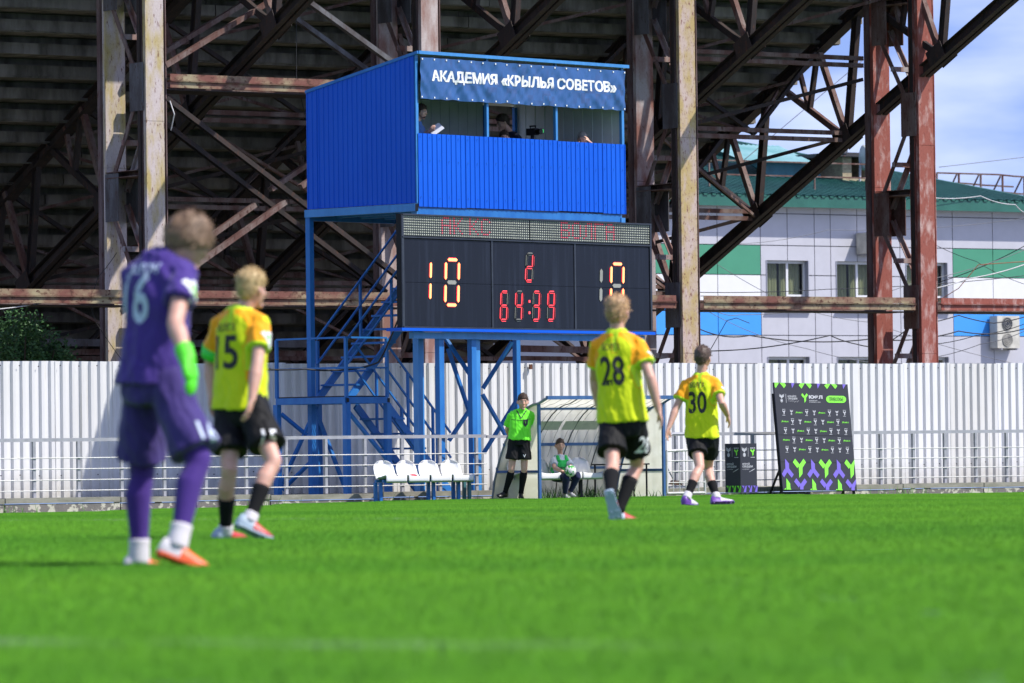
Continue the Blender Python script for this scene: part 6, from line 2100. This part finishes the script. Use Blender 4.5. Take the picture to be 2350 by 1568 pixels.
# referee, facing the camera, hands behind his back
Zr = 86.6
def ref_extra(so, tree, at, latC, cf, upv, L0, s, t):
    vv = [(-.038, .06), (.038, .06), (.038, -.02), (0, -.065), (-.038, -.02)]
    d_ = decal(tree, at(.62) - latC * .075 - L0, -latC, upv, -cf, vv, [[4, 3, 2, 1, 0]], .03, .005)
    link_decal(d_, 'badge', M_black, so)
    vv2 = [((x - 460) / 230 * .035, -(y - 1145) / 230 * .045) for x, y in YS]
    d_ = decal(tree, at(.63) - latC * .075 - L0, -latC, upv, -cf, vv2, [list(range(10))], .03, .009)
    link_decal(d_, 'badge_mark', M_green, so)
    for x_ in (-.04, -.11): pass
    d_ = decal(tree, at(.76) - L0, -latC, upv, -cf, [(-.16, .0), (-.02, -.02), (.16, .005), (.16, .012), (-.02, -.012), (-.16, .008)], [[0, 1, 2, 3, 4, 5]], .03, .004)
    if d_: link_decal(d_, 'chest_seam', M_black, so)
    d_ = decal(tree, at(.99) - L0, -latC, upv, -cf, [(-.075, .06), (0, -.065), (.075, .06), (.09, .05), (0, -.09), (-.09, .05)], [[0, 1, 4, 5], [1, 2, 3, 4]], .02, .004)
    if d_: link_decal(d_, 'collar', M_black, so)
person('referee in neon green shirt and black shorts standing with hands behind his back', Zr, (1196, 949), (1192, 1008), (1200, 922.5), (.12, -1, -.10), (.06, -1, 0), (.05, -1, 0),
       {1: ((1164, 985, False), (1173, 1010, False), (1184, 1016, .05)), -1: ((1226, 983, False), (1216, 1005, False), (1204, 1014, .05))},
       {1: ((1174, 1078, True), (1160, 1128, False), (-.55, -.83, -.06)), -1: ((1203, 1078, True), (1196, 1130, False), (.05, -1, -.06))},
       .985, SKIN2, H_dk, dict(CROP, tt=.013, st=.005, front=.052), 
       dict(face=True, head=1.14, vox=.0085, cvox=.011,
            shirt=dict(hem=-.03, mat=C_ref, sleeve=.72, wr=.016, extra=ref_extra),
            shorts=dict(len=.66, flare=.118, mat=C_blk, print=[('V', -1, .55, .05, .05, M_white, (0, 1, 0))]),
            socks=[('sock', C_sockb, .08, 1.05, .005)],
            shoes=[M_bboot, M_bboot, M_bboot]))
# ball boy on the second dugout seat with a ball on his knees
Zk = 87.6
bw = P(1283, 1101, Zk)
C_bib = cloth('green training bib', (0.035, 0.55, 0.11), .7)
C_tee = cloth('pale grey tee shirt', (0.55, 0.60, 0.68), .8)
C_nav = cloth('navy tracksuit trousers', (0.012, 0.016, 0.060), .8)
def boy_extra(so, tree, at, latC, cf, upv, L0, s, t):
    mb = MB()
    rings = []
    for k, w, d, fo in [(-.02, .196, .155, .0), (.2, .186, .145, 0), (.5, .180, .138, .004), (.75, .172, .140, .0), (.93, .150, .128, -.002)]:
        a = latC; b = upv.cross(a)
        if b.dot(cf) < 0: b = -b
        rings.append(ringv(at(k) + b * (fo * s), a, b, w * s, d * s, 22))
    mb.loft(rings)
    for sd in (-1, 1):
        mb.tube([at(.84) + latC * (.095 * sd * s) + cf * .11 * s, at(1.09) + latC * (.095 * sd * s) + cf * .03 * s, at(1.09) + latC * (.095 * sd * s) - cf * .05 * s, at(.84) + latC * (.095 * sd * s) - cf * .11 * s], [.044 * s] * 4, 8)
    me = remesh(mb, 'bib', .010, 3); wrinkle(me, .010, seed=3)
    o = put(me, 'bib', C_bib, t)
    tr_ = bvh(o.data)
    vv, ff = text_mesh('alsport', .25, .06, .012)
    d_ = decal(tr_, at(.52) - L0, -latC, upv, -cf, [(x - .125, y - .03) for x, y in vv], ff, .03, .005)
    if d_: link_decal(d_, 'print', M_black, o)
bt, BJ = person('ball boy in green bib sitting in the dugout holding a football', Zk, (1287, 1052), (1281, 1097), (1285, 1023), (.25, -1, -.05), (.45, -.9, -.0), (.55, -.85, 0),
       {1: ((1272, 1073, True), (1299, 1086, True), (1306, 1088, -.03)), -1: ((1312, 1074, True), (1318, 1085, True), (1314, 1089, -.03))},
       {1: ((1300, 1093, True), (1297, 1133, False), (.4, -.9, -.1)), -1: ((1327, 1091, True), (1309, 1128, False), (.6, -.8, -.1))},
       .80, SKIN2, H_md, dict(CROP, tt=.010, st=.005, front=.06),
       dict(face=True, head=1.2, vox=.0085, cvox=.010, foot=V3((bw.x + .1, bw.y - .3, -.12)), shirt=dict(hem=-.05, mat=C_tee, sleeve=.7, extra=boy_extra),
            legwear=[('trouser_leg', (C_nav, .014, .008), 0, 9)], shoes=[M_wh, mat('grey trainer', (.4, .4, .42), .6), M_wh]))
bc = P(1309, 1081, (BJ['A'][1][1].y + BJ['A'][-1][1].y) / 2 - .06)
fb = thing('football', 'white football with green pattern held on the ball boy\'s knees', 'football', bc - UP * .1)
bm = bmesh.new()
bmesh.ops.create_icosphere(bm, subdivisions=3, radius=.10)
bm.transform(Matrix.Translation(bc))
vs = [v.co.copy() for v in bm.verts]; bm.verts.index_update(); fs = [[v.index for v in f.verts] for f in bm.faces]; bm.free()
m, n, l, b_ = nodes('green flecked ball cover')
vo = n.new('ShaderNodeTexNoise'); vo.inputs['Scale'].default_value = 16; vo.inputs['Detail'].default_value = 1
l.new(pos(n, l, (1, 1, 1)), vo.inputs['Vector'])
c = mix(n, l, ramp(n, l, vo.outputs['Fac'], .50, .53), (.72, .70, .68), (.04, .30, .05))
l.new(c, b_.inputs['Base Color']); b_.inputs['Roughness'].default_value = .4
MB().add(vs, fs).build('cover', m, fb, smooth=True)

# ---- people in the booth
C_polo = cloth('blue polo', (0.05, 0.14, 0.36))
C_hood = cloth('navy hoodie', (0.014, 0.018, 0.045))
C_plaid = cloth('pale check shirt', (0.30, 0.36, 0.45))
def bpx(px, py, b):
    """point in the booth on the pixel ray at depth b behind its front"""
    q = RP(px, py, bp(0, b, 0), vb); return q
def booth_person(label, head_px, hfwd, cfwd, b, s, skin, hm, hs, sm_, arms, face=True):
    hq_ = bpx(head_px[0], head_px[1], b)
    Z_ = hq_.y
    k = 12000 / Z_
    return person(label, Z_, (head_px[2], head_px[1] + .24 * s * k), (head_px[2], head_px[1] + .70 * s * k), head_px[:2], hfwd, cfwd, cfwd, arms, {}, s, skin, hm, hs,
                  dict(face=face, vox=.0095, cvox=.012, foot=V3((hq_.x, hq_.y, ZF)), shirt=dict(hem=-.1, mat=sm_, sleeve=.65 if sm_ is not C_hood else .95)))
t_, J = booth_person('commentator in blue polo with black headset writing on a sheet', (965, 257, 957), (.9, -.35, -.15), (.9, -.35, 0), .42, .98, SKIN2, H_dk, dict(CROP, tt=.018),
             C_polo, {1: ((962, 312, False), (986, 301, True), (996, 290, -.05)), -1: ((972, 318, False), (996, 303, True), (1004, 296, -.03))})
H = J['H']
for sg in (-1, 1):
    MB().tube([H(.083 * sg, -.01, 0), H(.105 * sg, -.01, 0)], [.042, .038], 14).build('headphone', MT['rubber'], t_, smooth=True)
MB().tube([H(.10 * math.cos(a_), -.01, .135 * math.sin(a_)) for a_ in [math.pi * i / 10 for i in range(11)]], .012, 8).build('headband', MT['rubber'], t_, smooth=True)
MB().tube([H(.1, .0, -.03), H(.085, .07, -.085), H(.05, .115, -.085)], [.005, .005, .012], 6).build('microphone', MT['rubber'], t_, smooth=True)
MB().tube([H(.082, .0, .015), H(.05, .098, .018), H(-.05, .098, .018), H(-.082, 0, .015)], .004, 6).build('glasses', mat('glasses rim', (.4, .35, .3), .3), t_)
c0 = bpx(1001, 297, .28)
a_, b__ = (bpx(1015, 286, .22) - bpx(986, 307, .3)), None
pd = a_.normalized(); pn_ = V3((.1, -.75, .6)).normalized(); pw_ = pd.cross(pn_).normalized()
o = MB().box(c0, pd * .12, pw_ * .08, pn_ * .004).build('paper_sheet', mat('white paper', (.55, .58, .66), .7, var=.02)); tag(base(o), 'white sheet of paper held by the commentator', 'paper')
o = MB().tube([bpx(989, 292, .3), bpx(994, 297, .27)], .005, 6).build('pen', M_white); tag(base(o), 'thin pale pen in the commentator\'s hand', 'pen')
booth_person('dark haired young man in navy hoodie looking down inside the booth', (1155, 282, 1175), (-.95, -.25, -.30), (-.75, -.55, 0), 1.0, 1.0, SKIN2, H_dk, dict(CROP, tt=.032, st=.014), C_hood,
             {1: ((1160, 350, True), (1150, 380, True), (1145, 395, 0)), -1: ((1198, 350, False), (1185, 385, True), (1180, 400, 0))})
booth_person('seated man whose forehead just shows above the booth wall', (1157, 317, 1157), (.1, -1, -.1), (.1, -1, 0), .55, .97, SKIN2, H_dk, dict(CROP, tt=.016, front=.07), C_hood, {})
t_, J = booth_person('grey haired man holding his head behind the booth wall', (1337, 321, 1340), (-.2, -1, -.25), (-.1, -1, 0), .5, .97, SKIN2, H_gy, dict(CROP, tt=.022), C_plaid,
             {-1: ((1362, 338, True), (1352, 325, True), (1344, 312, -.0)), 1: ((1318, 365, True), (1322, 340, True), (1325, 330, 0))})
# video camera on a tripod
vc = bpx(1222, 303, .6)
cm = thing('video_camera', 'black video camera with green screen on a tripod inside the booth', 'camera', V3((vc.x, vc.y, ZF)))
fx = V3((.75, -.66, 0)).normalized(); sx2 = fx.cross(UP)
MB().box(vc, fx * .10, sx2 * .055, UP * .06).build('camera_body', MT['rubber'], cm)
MB().tube([vc + fx * .1, vc + fx * .2], [.045, .05], 14).build('lens', MT['black'], cm)
MB().bar(vc - fx * .06 + UP * .1, vc + fx * .08 + UP * .1, .02, .025).build('handle', MT['rubber'], cm)
for e_ in (-.05, .07): MB().bar(vc + fx * e_ + UP * .055, vc + fx * e_ + UP * .1, .015, .015, fx).build('handle_post', MT['rubber'], cm)
sc_ = MB().box(vc + U * .19 + UP * .02, U * .05, V * .008, UP * .035).build('screen', MT['rubber'], cm)
MB().box(vc + U * .19 + UP * .02 - V * .01, U * .042, V * .002, UP * .028).build('screen_face', mat('green lit screen', (.05, .5, .12), .4, emit=.6), sc_)
MB().tube([vc - UP * .06, V3((vc.x, vc.y, ZS - .3))], .035, 8).build('tripod_head', MT['rubber'], cm)
MB().tube([vc - UP * .1, vc - fx * .25 - UP * .25], .012, 6).build('pan_bar', MT['rubber'], cm)
for k in range(3):
    a2 = k * 2.1
    MB().tube([V3((vc.x, vc.y, ZS - .2)), V3((vc.x + .4 * math.cos(a2), vc.y + .4 * math.sin(a2), ZF))], .02, 6).build('leg', MT['rubber'], cm)
# captain's armband on number 15's far sleeve is cloth of its own
